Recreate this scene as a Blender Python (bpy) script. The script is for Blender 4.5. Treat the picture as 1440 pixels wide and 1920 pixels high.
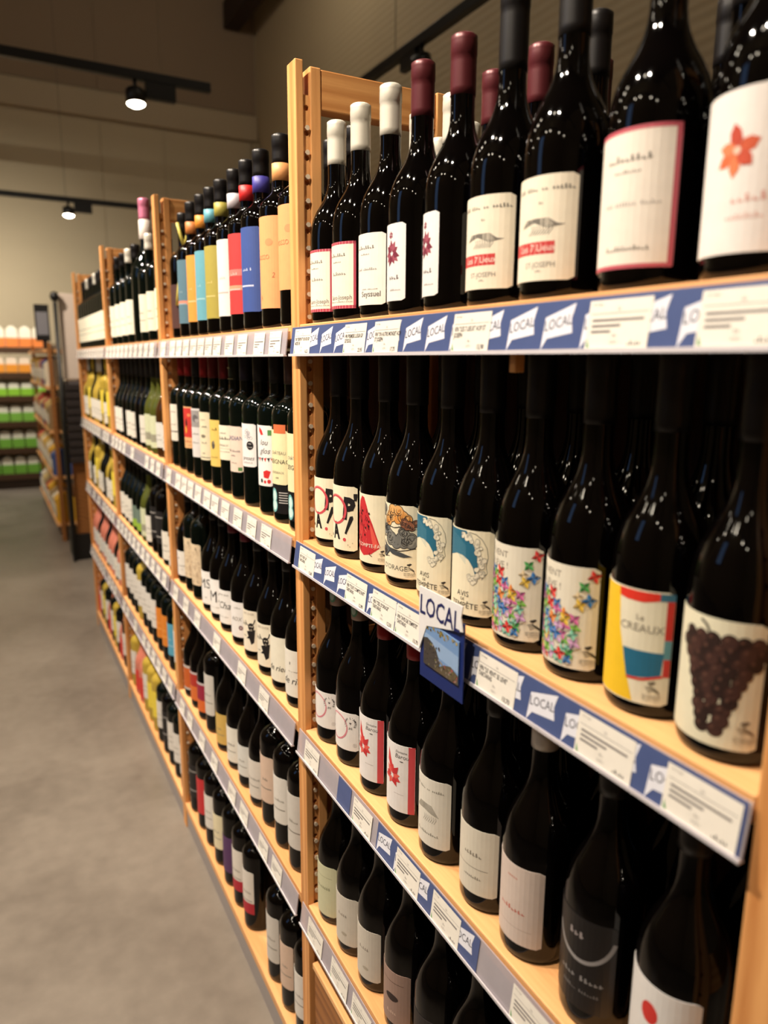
import bpy, bmesh, math, random
from mathutils import Vector, Matrix
random.seed(7)
for o in list(bpy.data.objects): bpy.data.objects.remove(o)
SC = bpy.context.scene
COL = SC.collection
PI = math.pi

# ------------------------------------------------------------------ camera
F_PX, CAM_D, CAM_H = 1373.9, 0.4309, 1.42
YAW, PITCH, ROLL = 0.49426, 0.20158, 0.00739
_r = Vector((math.cos(YAW), -math.sin(YAW), 0))
_w = Vector((math.sin(YAW) * math.cos(PITCH), math.cos(YAW) * math.cos(PITCH), -math.sin(PITCH)))
_u = _r.cross(_w)
_r2 = _r * math.cos(ROLL) + _u * math.sin(ROLL)
_u2 = -_r * math.sin(ROLL) + _u * math.cos(ROLL)
cam_data = bpy.data.cameras.new('camera')
cam = bpy.data.objects.new('camera', cam_data)
COL.objects.link(cam)
M = Matrix(((_r2.x, _u2.x, -_w.x, -CAM_D), (_r2.y, _u2.y, -_w.y, 0), (_r2.z, _u2.z, -_w.z, CAM_H), (0, 0, 0, 1)))
cam.matrix_world = M
cam_data.sensor_fit = 'VERTICAL'
cam_data.sensor_height = 24
cam_data.lens = F_PX * 24 / 1920
cam_data.clip_start = 0.02
cam_data.dof.use_dof = True
cam_data.dof.focus_distance = 1.03
cam_data.dof.aperture_fstop = 2.4
SC.camera = cam

# ------------------------------------------------------------------ world, exposure
wd = bpy.data.worlds.new('world'); SC.world = wd
wd.use_nodes = True
bg = wd.node_tree.nodes['Background']
bg.inputs[0].default_value = (1.0, 0.86, 0.70, 1)
bg.inputs[1].default_value = 0.03
SC.view_settings.view_transform = 'Standard'
SC.view_settings.look = 'None'
SC.view_settings.gamma = 1
SC.view_settings.use_curve_mapping = False
SC.view_settings.exposure = 0.0
SPOT_W = 178.0          # aisle spotlights
SPOT_COL = (1.0, 0.87, 0.71)

# ------------------------------------------------------------------ helpers
def lin(c):
    return tuple(((v / 255) / 12.92 if v / 255 <= .04045 else ((v / 255 + .055) / 1.055) ** 2.4) for v in c) + (1,)

_mats = {}
def mat(rgb, rough=.55, metal=0, spec=.5, name=None, emit=0, coat=0):
    key = (tuple(rgb), rough, metal, spec, emit, coat)
    if key in _mats: return _mats[key]
    m = bpy.data.materials.new(name or 'surface')
    m.use_nodes = True
    nt = m.node_tree
    b = nt.nodes['Principled BSDF']
    c = lin(rgb)
    b.inputs['Roughness'].default_value = rough
    b.inputs['Metallic'].default_value = metal
    b.inputs['Specular IOR Level'].default_value = spec
    b.inputs['Coat Weight'].default_value = coat
    if emit:
        b.inputs['Base Color'].default_value = c
        b.inputs['Emission Color'].default_value = c
        b.inputs['Emission Strength'].default_value = emit
    else:
        tc = nt.nodes.new('ShaderNodeTexCoord')
        nz = nt.nodes.new('ShaderNodeTexNoise'); nz.inputs['Scale'].default_value = 90; nz.inputs['Detail'].default_value = 3
        mx = nt.nodes.new('ShaderNodeMix'); mx.data_type = 'RGBA'
        mx.inputs[6].default_value = tuple(v * .93 for v in c[:3]) + (1,)
        mx.inputs[7].default_value = tuple(min(1, v * 1.05) for v in c[:3]) + (1,)
        nt.links.new(tc.outputs['Object'], nz.inputs['Vector'])
        nt.links.new(nz.outputs['Fac'], mx.inputs[0])
        nt.links.new(mx.outputs[2], b.inputs['Base Color'])
    _mats[key] = m
    return m

def wood(name, axis, a, b_, scale=1.0, rough=.5):
    m = bpy.data.materials.new(name); m.use_nodes = True
    nt = m.node_tree; N = nt.nodes; L = nt.links
    bs = N['Principled BSDF']; bs.inputs['Roughness'].default_value = rough
    bs.inputs['Specular IOR Level'].default_value = .35
    tc = N.new('ShaderNodeTexCoord'); mp = N.new('ShaderNodeMapping')
    s = [26 * scale] * 3; s['XYZ'.index(axis)] = 1.6 * scale
    mp.inputs['Scale'].default_value = s
    L.new(tc.outputs['Object'], mp.inputs['Vector'])
    n1 = N.new('ShaderNodeTexNoise'); n1.inputs['Scale'].default_value = .7; n1.inputs['Detail'].default_value = 2
    L.new(mp.outputs[0], n1.inputs['Vector'])
    wv = N.new('ShaderNodeTexWave'); wv.wave_type = 'RINGS'; wv.rings_direction = axis
    wv.inputs['Scale'].default_value = .55; wv.inputs['Distortion'].default_value = 7; wv.inputs['Detail'].default_value = 2
    wv.inputs['Detail Scale'].default_value = .8
    L.new(mp.outputs[0], wv.inputs['Vector'])
    n2 = N.new('ShaderNodeTexNoise'); n2.inputs['Scale'].default_value = 9; n2.inputs['Detail'].default_value = 5
    L.new(mp.outputs[0], n2.inputs['Vector'])
    ad = N.new('ShaderNodeMath'); ad.operation = 'MULTIPLY_ADD'; ad.inputs[1].default_value = .45
    L.new(wv.outputs['Fac'], ad.inputs[0]); 
    m2 = N.new('ShaderNodeMath'); m2.operation = 'MULTIPLY'; m2.inputs[1].default_value = .55
    L.new(n2.outputs['Fac'], m2.inputs[0]); L.new(m2.outputs[0], ad.inputs[2])
    cr = N.new('ShaderNodeValToRGB')
    cr.color_ramp.elements[0].position = .15; cr.color_ramp.elements[0].color = lin(b_)
    cr.color_ramp.elements[1].position = .8; cr.color_ramp.elements[1].color = lin(a)
    L.new(ad.outputs[0], cr.inputs[0]); L.new(cr.outputs[0], bs.inputs['Base Color'])
    bp = N.new('ShaderNodeBump'); bp.inputs['Strength'].default_value = .12; bp.inputs['Distance'].default_value = .002
    L.new(ad.outputs[0], bp.inputs['Height']); L.new(bp.outputs[0], bs.inputs['Normal'])
    return m

WOOD_Z = wood('pine_upright', 'Z', (234, 172, 108), (196, 128, 70))
WOOD_Y = wood('pine_board', 'Y', (236, 182, 124), (208, 146, 90))
WOOD_X = wood('pine_crossbar', 'X', (230, 168, 104), (194, 128, 70))
WOOD_DK = wood('crate_wood', 'Y', (168, 110, 58), (128, 78, 38), .8)

def glass_mat(name, rgb, rough=.045, tr=0.0):
    m = bpy.data.materials.new(name); m.use_nodes = True
    b = m.node_tree.nodes['Principled BSDF']
    b.inputs['Base Color'].default_value = lin(rgb)
    b.inputs['Roughness'].default_value = rough
    b.inputs['IOR'].default_value = 1.52
    b.inputs['Specular IOR Level'].default_value = .32
    nz = m.node_tree.nodes.new('ShaderNodeTexNoise'); nz.inputs['Scale'].default_value = 26; nz.inputs['Detail'].default_value = 1
    tc = m.node_tree.nodes.new('ShaderNodeTexCoord')
    bp = m.node_tree.nodes.new('ShaderNodeBump'); bp.inputs['Strength'].default_value = .05; bp.inputs['Distance'].default_value = .002
    m.node_tree.links.new(tc.outputs['Object'], nz.inputs['Vector'])
    m.node_tree.links.new(nz.outputs['Fac'], bp.inputs['Height'])
    m.node_tree.links.new(bp.outputs[0], b.inputs['Normal'])
    return m
G_BLACK = glass_mat('dark_bottle_glass', (3, 2, 2))
G_GREEN = glass_mat('green_bottle_glass', (3, 8, 6))
G_BROWN = glass_mat('amber_bottle_glass', (58, 34, 12))
G_YELLOW = glass_mat('golden_wine_glass', (176, 150, 60))
G_OLIVE = glass_mat('olive_bottle_glass', (74, 78, 30))
G_ROSE = glass_mat('rose_wine_glass', (200, 120, 100))

def plastic_clear():
    m = bpy.data.materials.new('clear_rail_plastic'); m.use_nodes = True
    nt = m.node_tree; b = nt.nodes['Principled BSDF']; out = nt.nodes['Material Output']
    b.inputs['Base Color'].default_value = lin((196, 188, 196)); b.inputs['Roughness'].default_value = .22
    t = nt.nodes.new('ShaderNodeBsdfTransparent'); mx = nt.nodes.new('ShaderNodeMixShader')
    tc = nt.nodes.new('ShaderNodeTexCoord'); nz = nt.nodes.new('ShaderNodeTexNoise'); nz.inputs['Scale'].default_value = 40
    mr = nt.nodes.new('ShaderNodeMapRange'); mr.inputs[3].default_value = .48; mr.inputs[4].default_value = .60
    nt.links.new(tc.outputs['Object'], nz.inputs['Vector']); nt.links.new(nz.outputs['Fac'], mr.inputs[0])
    nt.links.new(mr.outputs[0], mx.inputs[0])
    nt.links.new(t.outputs[0], mx.inputs[1]); nt.links.new(b.outputs[0], mx.inputs[2]); nt.links.new(mx.outputs[0], out.inputs[0])
    return m
M_RAIL = plastic_clear()
M_LIP = mat((214, 208, 214), .3)
M_PAPER = mat((236, 230, 218), .6)
M_TICKET = mat((232, 226, 216), .5)
M_INK = mat((30, 28, 34), .6)
M_GREY = mat((128, 124, 122), .6)
M_DARK = mat((16, 13, 12), .7)
M_BLACKMETAL = mat((20, 18, 17), .45)
C_CREAM = (238, 228, 200); C_WHITE = (236, 232, 226); C_INK = (26, 22, 24)

def new_obj(name, me, parent=None, loc=None, kind=None):
    o = bpy.data.objects.new(name, me); COL.objects.link(o)
    if parent is not None: o.parent = parent
    if loc: o.location = loc
    if kind: o['kind'] = kind
    return o

def tag(o, label, cat, group=None):
    o['label'] = label; o['category'] = cat
    if group: o['group'] = group
    return o

def thing(name, label, cat, loc=(0, 0, 0), rz=0, group=None):
    o = bpy.data.objects.new(name, None); COL.objects.link(o)
    o.empty_display_size = .05
    o.location = loc; o.rotation_euler = (0, 0, rz)
    return tag(o, label, cat, group)

class MB:
    def __init__(s): s.bm = bmesh.new()
    def box(s, x0, x1, y0, y1, z0, z1, bev=0):
        r = bmesh.ops.create_cube(s.bm, size=1)
        for v in r['verts']:
            v.co = Vector(((x0 + x1) / 2 + v.co.x * (x1 - x0), (y0 + y1) / 2 + v.co.y * (y1 - y0), (z0 + z1) / 2 + v.co.z * (z1 - z0)))
        if bev:
            es = list({e for v in r['verts'] for e in v.link_edges})
            bmesh.ops.bevel(s.bm, geom=es, offset=bev, segments=2, affect='EDGES', profile=.5)
        return s
    def prism(s, prof, axis, a, b):
        """extrude 2-D profile along axis; profile coordinates are the other two axes in XYZ order"""
        def mk(p, t):
            if axis == 'Y': return (p[0], t, p[1])
            if axis == 'X': return (t, p[0], p[1])
            return (p[0], p[1], t)
        A = [s.bm.verts.new(mk(p, a)) for p in prof]; B = [s.bm.verts.new(mk(p, b)) for p in prof]
        n = len(prof)
        s.bm.faces.new(A); s.bm.faces.new(B[::-1])
        for i in range(n): s.bm.faces.new((A[i], B[i], B[(i + 1) % n], A[(i + 1) % n]))
        return s
    def lathe(s, prof, n=36, c=(0, 0)):
        rings = []
        for r, z in prof:
            if r < 1e-6: rings.append([s.bm.verts.new((c[0], c[1], z))])
            else: rings.append([s.bm.verts.new((c[0] + r * math.cos(2 * PI * k / n), c[1] + r * math.sin(2 * PI * k / n), z)) for k in range(n)])
        for a, b in zip(rings, rings[1:]):
            if len(a) == 1 and len(b) == 1: continue
            for k in range(n):
                k2 = (k + 1) % n
                if len(a) == 1: s.bm.faces.new((a[0], b[k2], b[k]))
                elif len(b) == 1: s.bm.faces.new((a[k], a[k2], b[0]))
                else: s.bm.faces.new((a[k], a[k2], b[k2], b[k]))
        return s
    def tube(s, pts, r, n=8):
        P = [Vector(p) for p in pts]; rings = []
        for i, p in enumerate(P):
            d = (P[min(i + 1, len(P) - 1)] - P[max(i - 1, 0)]).normalized()
            a = Vector((0, 0, 1)) if abs(d.z) < .9 else Vector((1, 0, 0))
            e1 = d.cross(a).normalized(); e2 = d.cross(e1)
            rings.append([s.bm.verts.new(p + r * (math.cos(2 * PI * k / n) * e1 + math.sin(2 * PI * k / n) * e2)) for k in range(n)])
        for a, b in zip(rings, rings[1:]):
            for k in range(n): s.bm.faces.new((a[k], a[(k + 1) % n], b[(k + 1) % n], b[k]))
        s.bm.faces.new(rings[0][::-1]); s.bm.faces.new(rings[-1])
        return s
    def mesh(s, name, m, smooth=False):
        bmesh.ops.recalc_face_normals(s.bm, faces=s.bm.faces[:])
        me = bpy.data.meshes.new(name); s.bm.to_mesh(me); s.bm.free()
        for x in (m if isinstance(m, (list, tuple)) else [m]): me.materials.append(x)
        if smooth:
            for p in me.polygons: p.use_smooth = True
        return me
    def build(s, name, m, parent=None, smooth=False, loc=None, kind=None):
        return new_obj(name, s.mesh(name, m, smooth), parent, loc, kind)

# ------------------------------------------------------------------ flat print (labels, tickets)
_tc = {}
def text_geo(body, size, shear=0, bold=0, ax='CENTER'):
    k = (body, size, shear, bold, ax)
    if k not in _tc:
        cu = bpy.data.curves.new('lettering', 'FONT')
        cu.body = body; cu.size = size; cu.shear = shear; cu.offset = bold * size
        cu.align_x = ax; cu.align_y = 'CENTER'; cu.resolution_u = 2
        ob = bpy.data.objects.new('lettering_tmp', cu)
        me = bpy.data.meshes.new_from_object(ob)
        _tc[k] = ([(v.co.x, v.co.y) for v in me.vertices], [tuple(p.vertices) for p in me.polygons])
        bpy.data.objects.remove(ob); bpy.data.curves.remove(cu); bpy.data.meshes.remove(me)
    return _tc[k]

UNREADABLE = {'CUILLERON', 'Viticulteur', 'Lyseras', 'Ripa Sinistra', 'Collines Rhodaniennes', 'Appellation Saint-Joseph Protégée', 'Vins', 'Jean-Michel',
    'Les Vins de Vienne', 'En', '2019', 'Les Pierres Sèches', 'DOMAINE', 'Barou ', 'Collines', 'CROZES', 'HERMITAGE', 'CONDRIEU', 'Cuvée', 'Côte Rôtie',
    'Grande réserve', 'Guy', 'Cornas', 'Domaine', 'Viognier', 'Syrah', 'Gamay', 'Réserve', 'Bordeaux', 'Malbec', 'sans soufre', 'Château', 'Bergerac', 'Tour',
    'Médoc', '2018', 'DUC', 'Madiran', 'Lamourette', "Appellation d'origine", 'Les Vignes', 'rouge', 'SANS', 'SULFITES', 'Gaillac', 'Vin de France', 'Domaine Chave',
    'Côtes du Rhône', 'CÔTES', 'LES', 'COL', 'DUO', 'TERRE', 'BLANC', 'ROUGE', 'BLEU L', 'Côtes', 'Graves', 'Rosé', 'Soleil', 'Mer', 'Fronton', 'Alsace', 'Jura', 'Minervois',
    'Saint-Joseph ', 'BIO', 'Ba', '00,00'}
class Print:
    """a list of flat shapes in (s, t) metres: s to the reader's right, t up"""
    def __init__(p): p.ops = []
    def poly(p, rgb, pts, layer=1): p.ops.append((rgb, [tuple(q) for q in pts], [tuple(range(len(pts)))], layer)); return p
    def rect(p, rgb, s0, s1, t0, t1, layer=1): return p.poly(rgb, [(s0, t0), (s1, t0), (s1, t1), (s0, t1)], layer)
    def disc(p, rgb, s, t, r, layer=1, n=14, ry=None):
        ry = ry or r
        return p.poly(rgb, [(s + r * math.cos(2 * PI * k / n), t + ry * math.sin(2 * PI * k / n)) for k in range(n)], layer)
    def ring(p, rgb, s, t, r, w, layer=1, n=28, a0=0, a1=2 * PI, ry=None, taper=False):
        ry = ry or r
        vs, fs = [], []
        m = n + 1
        for k in range(m):
            a = a0 + (a1 - a0) * k / n
            ww = w * (.35 + .65 * math.sin(PI * k / n)) if taper else w
            vs.append((s + (r - ww) * math.cos(a), t + (ry - ww) * math.sin(a)))
            vs.append((s + r * math.cos(a), t + ry * math.sin(a)))
        for k in range(n): fs.append((2 * k, 2 * k + 1, 2 * k + 3, 2 * k + 2))
        p.ops.append((rgb, vs, fs, layer)); return p
    def line(p, rgb, pts, w, layer=1):
        vs, fs = [], []
        for i, q in enumerate(pts):
            a = pts[max(i - 1, 0)]; b = pts[min(i + 1, len(pts) - 1)]
            dx, dy = b[0] - a[0], b[1] - a[1]; l = math.hypot(dx, dy) or 1
            vs += [(q[0] - dy / l * w / 2, q[1] + dx / l * w / 2), (q[0] + dy / l * w / 2, q[1] - dx / l * w / 2)]
        for i in range(len(pts) - 1): fs.append((2 * i, 2 * i + 1, 2 * i + 3, 2 * i + 2))
        p.ops.append((rgb, vs, fs, layer)); return p
    def scribble(p, rgb, body, s, t, size, layer):
        """lettering too small or soft to read: a row of short strokes"""
        w = .46 * size; x = s - w * len(body) / 2
        for i, c in enumerate(body):
            if c != ' ':
                k = (ord(c) * 7 + i * 5) % 6
                h = size * (.26 + .06 * k)
                p.rect(rgb, x + w * .12, x + w * (.40 + .04 * k), t - size * .2, t - size * .2 + h, layer)
                p.rect(rgb, x + w * .40, x + w * .84, t - size * (.2 - .05 * (k % 3)), t - size * (.08 - .05 * (k % 3)), layer)
            x += w
        return p
    def text(p, rgb, body, s, t, size, layer=1, rot=0, shear=0, bold=0, ax='CENTER', sx=1.0):
        if body in UNREADABLE: return p.scribble(rgb, body, s, t, size, layer)
        v, f = text_geo(body, size, shear, bold, ax)
        c, sn = math.cos(rot), math.sin(rot)
        p.ops.append((rgb, [(s + (x * sx) * c - y * sn, t + (x * sx) * sn + y * c) for x, y in v], f, layer)); return p
    def mesh(p, name, fn, cut=None, rough=.55):
        bm = bmesh.new(); mats = []; lay = {}
        for rgb, vs, fs, layer in p.ops:
            b2 = bmesh.new()
            vv = [b2.verts.new((x, y, 0)) for x, y in vs]
            for f in fs:
                try: b2.faces.new([vv[i] for i in f])
                except ValueError: pass
            bmesh.ops.triangulate(b2, faces=b2.faces[:])
            if cut and vs:
                lo = min(x for x, _ in vs); hi = max(x for x, _ in vs)
                k = math.ceil(lo / cut)
                while k * cut < hi:
                    bmesh.ops.bisect_plane(b2, geom=b2.verts[:] + b2.edges[:] + b2.faces[:], plane_co=(k * cut, 0, 0), plane_no=(1, 0, 0))
                    k += 1
            m = mat(rgb, rough)
            if m not in mats: mats.append(m)
            mi = mats.index(m)
            b2.verts.index_update()
            nv = [bm.verts.new(fn(v.co.x, v.co.y, layer)) for v in b2.verts]
            for f in b2.faces:
                try:
                    nf = bm.faces.new([nv[v.index] for v in f.verts]); nf.material_index = mi
                except ValueError: pass
            b2.free()
        me = bpy.data.meshes.new(name); bm.to_mesh(me); bm.free()
        for m in mats: me.materials.append(m)
        return me

def cyl_map(R, zb):
    def fn(s, t, layer):
        a = s / R; q = R + .0005 + .00007 * layer
        return (-q * math.cos(a), -q * math.sin(a), zb + t)
    return fn

def label_sheet(R, w, h, zb, m):
    """curved paper label of width w (arc) and height h, with thickness"""
    bm = bmesh.new(); n = max(6, int(w / .005))
    rows = []
    cr = .0025
    for k in range(n + 1):
        s = -w / 2 + w * k / n; a = s / R
        e = min(s + w / 2, w / 2 - s)
        d = cr - math.sqrt(max(0, cr * cr - (cr - e) ** 2)) if e < cr else 0
        col = []
        for q, z in ((R + .0005, zb + d), (R + .0005, zb + h - d), (R + .0001, zb + h - d), (R + .0001, zb + d)):
            col.append(bm.verts.new((-q * math.cos(a), -q * math.sin(a), z)))
        rows.append(col)
    for a, b in zip(rows, rows[1:]):
        for i in range(4): bm.faces.new((a[i], a[(i + 1) % 4], b[(i + 1) % 4], b[i]))
    bm.faces.new(rows[0]); bm.faces.new(rows[-1])
    bmesh.ops.recalc_face_normals(bm, faces=bm.faces[:])
    me = bpy.data.meshes.new('paper_label'); bm.to_mesh(me); bm.free(); me.materials.append(m)
    return me

# ------------------------------------------------------------------ bottles
def arc(r0, z0, r1, z1, n, k0, k1):
    """cubic from (r0,z0) going up to (r1,z1) arriving upward"""
    out = []
    for i in range(1, n + 1):
        t = i / n
        a = (1 - t) ** 3; b = 3 * (1 - t) ** 2 * t; c = 3 * (1 - t) * t * t; d = t ** 3
        out.append((a * r0 + b * r0 + c * r1 + d * r1, a * z0 + b * (z0 + k0) + c * (z1 - k1) + d * z1))
    return out

SHAPES = {  # radius, straight height, neck start, neck radius, total height, k0, k1, capsule length
    'burg': (.0385, .118, .215, .0134, .297, .050, .045, .066),
    'rhone2': (.0395, .118, .212, .0134, .296, .052, .044, .076),
    'rhone': (.0395, .118, .206, .0130, .281, .050, .042, .059),
    'bord': (.0378, .188, .226, .0138, .300, .025, .011, .056),
    'tall': (.0388, .192, .236, .0145, .318, .028, .020, .046),
    'magnum': (.050, .200, .310, .0165, .440, .055, .050, .062),
    'flute': (.0360, .120, .250, .0140, .325, .060, .055, .060),
}
_body = {}
def bottle_meshes(shape, glass, capcol, seg=36):
    key = (shape, glass.name, capcol, seg)
    if key in _body: return _body[key]
    R, zs, zn, rn, H, k0, k1, cl = SHAPES[shape]
    prof = [(0, .006), (R * .55, .0035), (R * .80, .0005), (R * .93, .0012), (R * .985, .005), (R, .010), (R, zs * .5), (R, zs)]
    prof += arc(R, zs, rn, zn, 12, k0, k1)
    prof += [(rn, H - .020), (rn + .0003, H - .0195), (rn + .0003, H - .008), (rn + .0003, H - .006), (rn, H - .001), (0, H - .001)]
    me = MB().lathe(prof, seg).mesh('glass_body', glass, True)
    cap = None
    if capcol:
        zc = H - cl
        def rad(z):
            for (ra, za), (rb, zb) in zip(prof, prof[1:]):
                if za <= z <= zb and zb > za: return ra + (rb - ra) * (z - za) / (zb - za)
            return rn
        e = .0007
        cp = [(rad(zc) + .0001, zc), (rad(zc) + e, zc + .0003)]
        z = zc + .008
        while z < H - .024: cp.append((rad(z) + e, z)); z += .008
        cp += [(rn + e, H - .0205), (rn + .0004 + e, H - .0198), (rn + .0004 + e, H - .0085), (rn + .0002 + e, H - .006),
               (rn + .0003 + e, H - .0015), (rn - .002, H + .0006), (0, H + .0006)]
        cap = MB().lathe(cp, seg).mesh('capsule', mat(capcol, .38, .25), True)
    _body[key] = (me, cap)
    return _body[key]

_designs = {}
def design(key):
    """build (paper mesh, print mesh) for a label design once"""
    if key in _designs: return _designs[key]
    shape, zb, h, w, rgb, fn, rough = LABELS[key]
    R = SHAPES[shape][0]
    paper = label_sheet(R, w, h, zb, mat(rgb, rough, name='label_paper'))
    pr = None
    if fn:
        P = Print(); fn(P, w, h)
        nb = len(P.ops) if len(P.ops) <= 3 else getattr(P, 'nb', 0)
        if P.ops:
            pr = []
            for op in P.ops[:nb]:
                Q = Print(); Q.ops = [op]; pr.append(Q.mesh('printed_band', cyl_map(R, zb), .005, rough))
            P.ops = P.ops[nb:]
            if P.ops: pr.append(P.mesh('printed_artwork', cyl_map(R, zb), .005, rough))
    _designs[key] = (paper, pr)
    return _designs[key]

def bottle(shape, x, y, z, label, glass=G_BLACK, cap=(20, 17, 17), lab=None, rot=0, group=None, extra=None, seg=36, cat='bottle', name='wine_bottle'):
    t = thing(name, label, cat, (x, y, z), rot, group)
    b, c = bottle_meshes(shape, glass, cap, seg)
    new_obj('glass_body', b, t)
    if c: new_obj('capsule', c, t)
    for L in ([lab] if isinstance(lab, str) else (lab or [])):
        paper, pr = design(L)
        pl = new_obj('paper_label', paper, t)
        for q in pr or (): new_obj(q.name.split('.')[0], q, pl)
    if extra: extra(t, SHAPES[shape])
    return t

def spread(Y, r, ymax, ymin):
    out = []
    for y in Y:
        y = min(y, ymax)
        if out: y = min(y, out[-1] - 2 * r - .0016)
        out.append(y)
    if out[-1] < ymin:
        out[-1] = ymin
        for i in range(len(out) - 2, -1, -1): out[i] = max(out[i], out[i + 1] + 2 * r + .0016)
    return out

# ------------------------------------------------------------------ label designs
LABELS = {}
def L(key, shape, zb, h, w, rgb, fn=None, rough=.55): LABELS[key] = (shape, zb, h, w, rgb, fn, rough)
GREYTX = (120, 112, 104)

def tree_logo(P, s, t, k=1.0, col=(48, 42, 38), txt=True):
    P.disc(col, s - .001 * k, t + .0115 * k, .0028 * k, 2, 10, .0014 * k)
    P.disc(col, s + .001 * k, t + .0125 * k, .002 * k, 2, 8, .0012 * k)
    P.line(col, [(s - .0006 * k, t + .011 * k), (s - .0006 * k, t + .0085 * k)], .0006 * k, 2)
    for j in range(4):
        P.line(col, [(s - .006 * k + j * .001 * k, t + (.0075 - j * .0016) * k), (s - .002 * k + j * .0012 * k, t + (.0086 - j * .0012) * k),
                     (s + .003 * k + j * .001 * k, t + (.0066 - j * .0014) * k), (s + .0065 * k, t + (.0036 - j * .0012) * k)], .00055 * k, 2)
    if txt:
        P.text(col, 'LES DEPLAUDE', s, t - .0005 * k, .0024 * k, 2)
        P.text(col, 'DE TARTARAS', s, t - .0029 * k, .0024 * k, 2)
        P.text(col, "Vignoble d'exception", s, t - .0048 * k, .0014 * k, 2)

def d_hopla(P, w, h):
    red = (206, 74, 84)
    P.text(C_INK, 'H', -.028, .062, .034, 2, bold=.03)
    P.ring((232, 150, 140), .004, .060, .0215, .0034, 2, 32, .4, 6.4, ry=.0225, taper=True)
    P.ring(red, .0045, .0595, .0205, .0040, 3, 32, -2.3, 2.2, ry=.0215, taper=True)
    P.ring(red, .003, .061, .0195, .0024, 3, 32, 1.9, 4.4, ry=.021, taper=True)
    P.text(C_INK, 'P', .0275, .061, .042, 3, bold=.06, sx=.80, rot=-.08)
    P.text(C_INK, "'", .0385, .071, .030, 3, bold=.05)
    P.text(C_INK, 'L', -.016, .027, .030, 2, bold=.02)
    P.text(C_INK, 'A', .004, .027, .034, 2, bold=.045, sx=.62, rot=.05)
    P.poly(C_INK, [(.0215, .026), (.0245, .0245), (.0355, .048), (.0345, .0525), (.0300, .0515)], 2)
    P.disc(red, .0212, .0165, .0027, 2)
    for q in ((.027, .009), (.03, .0065), (.034, .012)): P.disc((196, 186, 160), q[0], q[1], .0011, 2, 8)
L('hopla', 'burg', .013, .095, .083, C_CREAM, d_hopla)

def d_compte(P, w, h):
    red = (196, 46, 52); dk = (92, 22, 26)
    P.poly(red, [(-.002, .092), (.004, .0905), (.009, .080), (.014, .066), (.020, .054), (.0265, .037), (.0315, .0235), (.017, .013), (.003, .0095), (-.012, .016), (-.024, .028), (-.02, .05), (-.013, .068), (-.008, .084)], 2)
    P.poly((226, 92, 78), [(.014, .058), (.020, .048), (.0295, .0245), (.022, .0195), (.018, .036)], 3)
    random.seed(3)
    for j in range(34):
        t = random.uniform(.014, .084); s = random.uniform(-.017 + t * .08, .024 - t * .2)
        l = random.uniform(.003, .010)
        P.line(dk if j % 3 else (232, 110, 96), [(s, t), (s + random.uniform(-.002, .002), t - l * .5), (s + random.uniform(-.003, .004), t - l)], random.uniform(.0005, .0014), 4)
    for j in range(9):
        P.disc((40, 16, 18), random.uniform(-.01, .016), random.uniform(.02, .075), .0013, 5, 8, .0018)
    P.text((240, 232, 214), 'TOUT COMPTE-FAIT', .004, .0245, .0072, 6)
    tree_logo(P, .0345, .0085, .85)
L('compte', 'burg', .013, .095, .083, C_CREAM, d_compte)

def cloud(P, cx, cy, k, c1, c2, ink, seed, lay):
    random.seed(seed)
    B = []
    for j in range(16):
        a = random.uniform(0, 2 * PI); q = random.uniform(.2, 1)
        B.append((cx + math.cos(a) * q * .020 * k, cy + math.sin(a) * q * .0085 * k, random.uniform(.0042, .0078) * k))
    for s, t, r in B: P.disc(ink, s, t, r + .0010, lay, 18)
    for j, (s, t, r) in enumerate(B): P.disc(c1 if j % 2 else c2, s, t, r, lay + 1, 18)
    for j, (s, t, r) in enumerate(B[::2]):
        P.ring(ink, s, t, r * .86, .0011, lay + 2, 14, a0=random.uniform(0, 3), a1=random.uniform(4, 6), taper=True)
        P.ring(ink, s + r * .1, t, r * .5, .0009, lay + 2, 10, a0=random.uniform(2, 3), a1=random.uniform(6, 8), taper=True)
    P.line(ink, [(cx - .027 * k, cy - .004 * k), (cx - .018 * k, cy - .0105 * k), (cx, cy - .0125 * k), (cx + .018 * k, cy - .0085 * k)], .0010 * k, lay + 2)

def d_orage(P, w, h):
    ink = (40, 36, 36)
    cloud(P, .010, .079, 1.08, (222, 150, 74), (236, 180, 112), ink, 5, 1)
    cloud(P, .032, .071, .55, (150, 92, 66), (178, 116, 84), ink, 6, 4)
    cloud(P, .019, .051, 1.18, (116, 116, 112), (140, 138, 130), ink, 8, 1)
    cloud(P, -.018, .060, .8, (120, 124, 122), (96, 100, 102), ink, 12, 1)
    cloud(P, -.022, .085, .7, (116, 116, 112), (150, 146, 138), ink, 14, 4)
    P.poly((70, 74, 78), [(-.016, .045), (-.006, .036), (.008, .031), (.024, .0285), (.036, .030), (.022, .0345), (.008, .037)], 5)
    cloud(P, -.010, .033, .62, (90, 96, 100), (112, 116, 118), ink, 9, 4)
    P.poly(C_CREAM, [(-.0415, 0.001), (.0415, 0.001), (.0415, .0235), (.02, .0262), (0, .0235), (-.02, .021), (-.0415, .024)], 8)
    P.text(C_INK, "CIEL D'ORAGE", .0, .0135, .0092, 9)
    tree_logo(P, .0325, .0085, .95)
    P.ops[-12:] = [(o[0], o[1], o[2], 9) for o in P.ops[-12:]]
L('orage', 'burg', .013, .095, .083, C_CREAM, d_orage)

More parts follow.
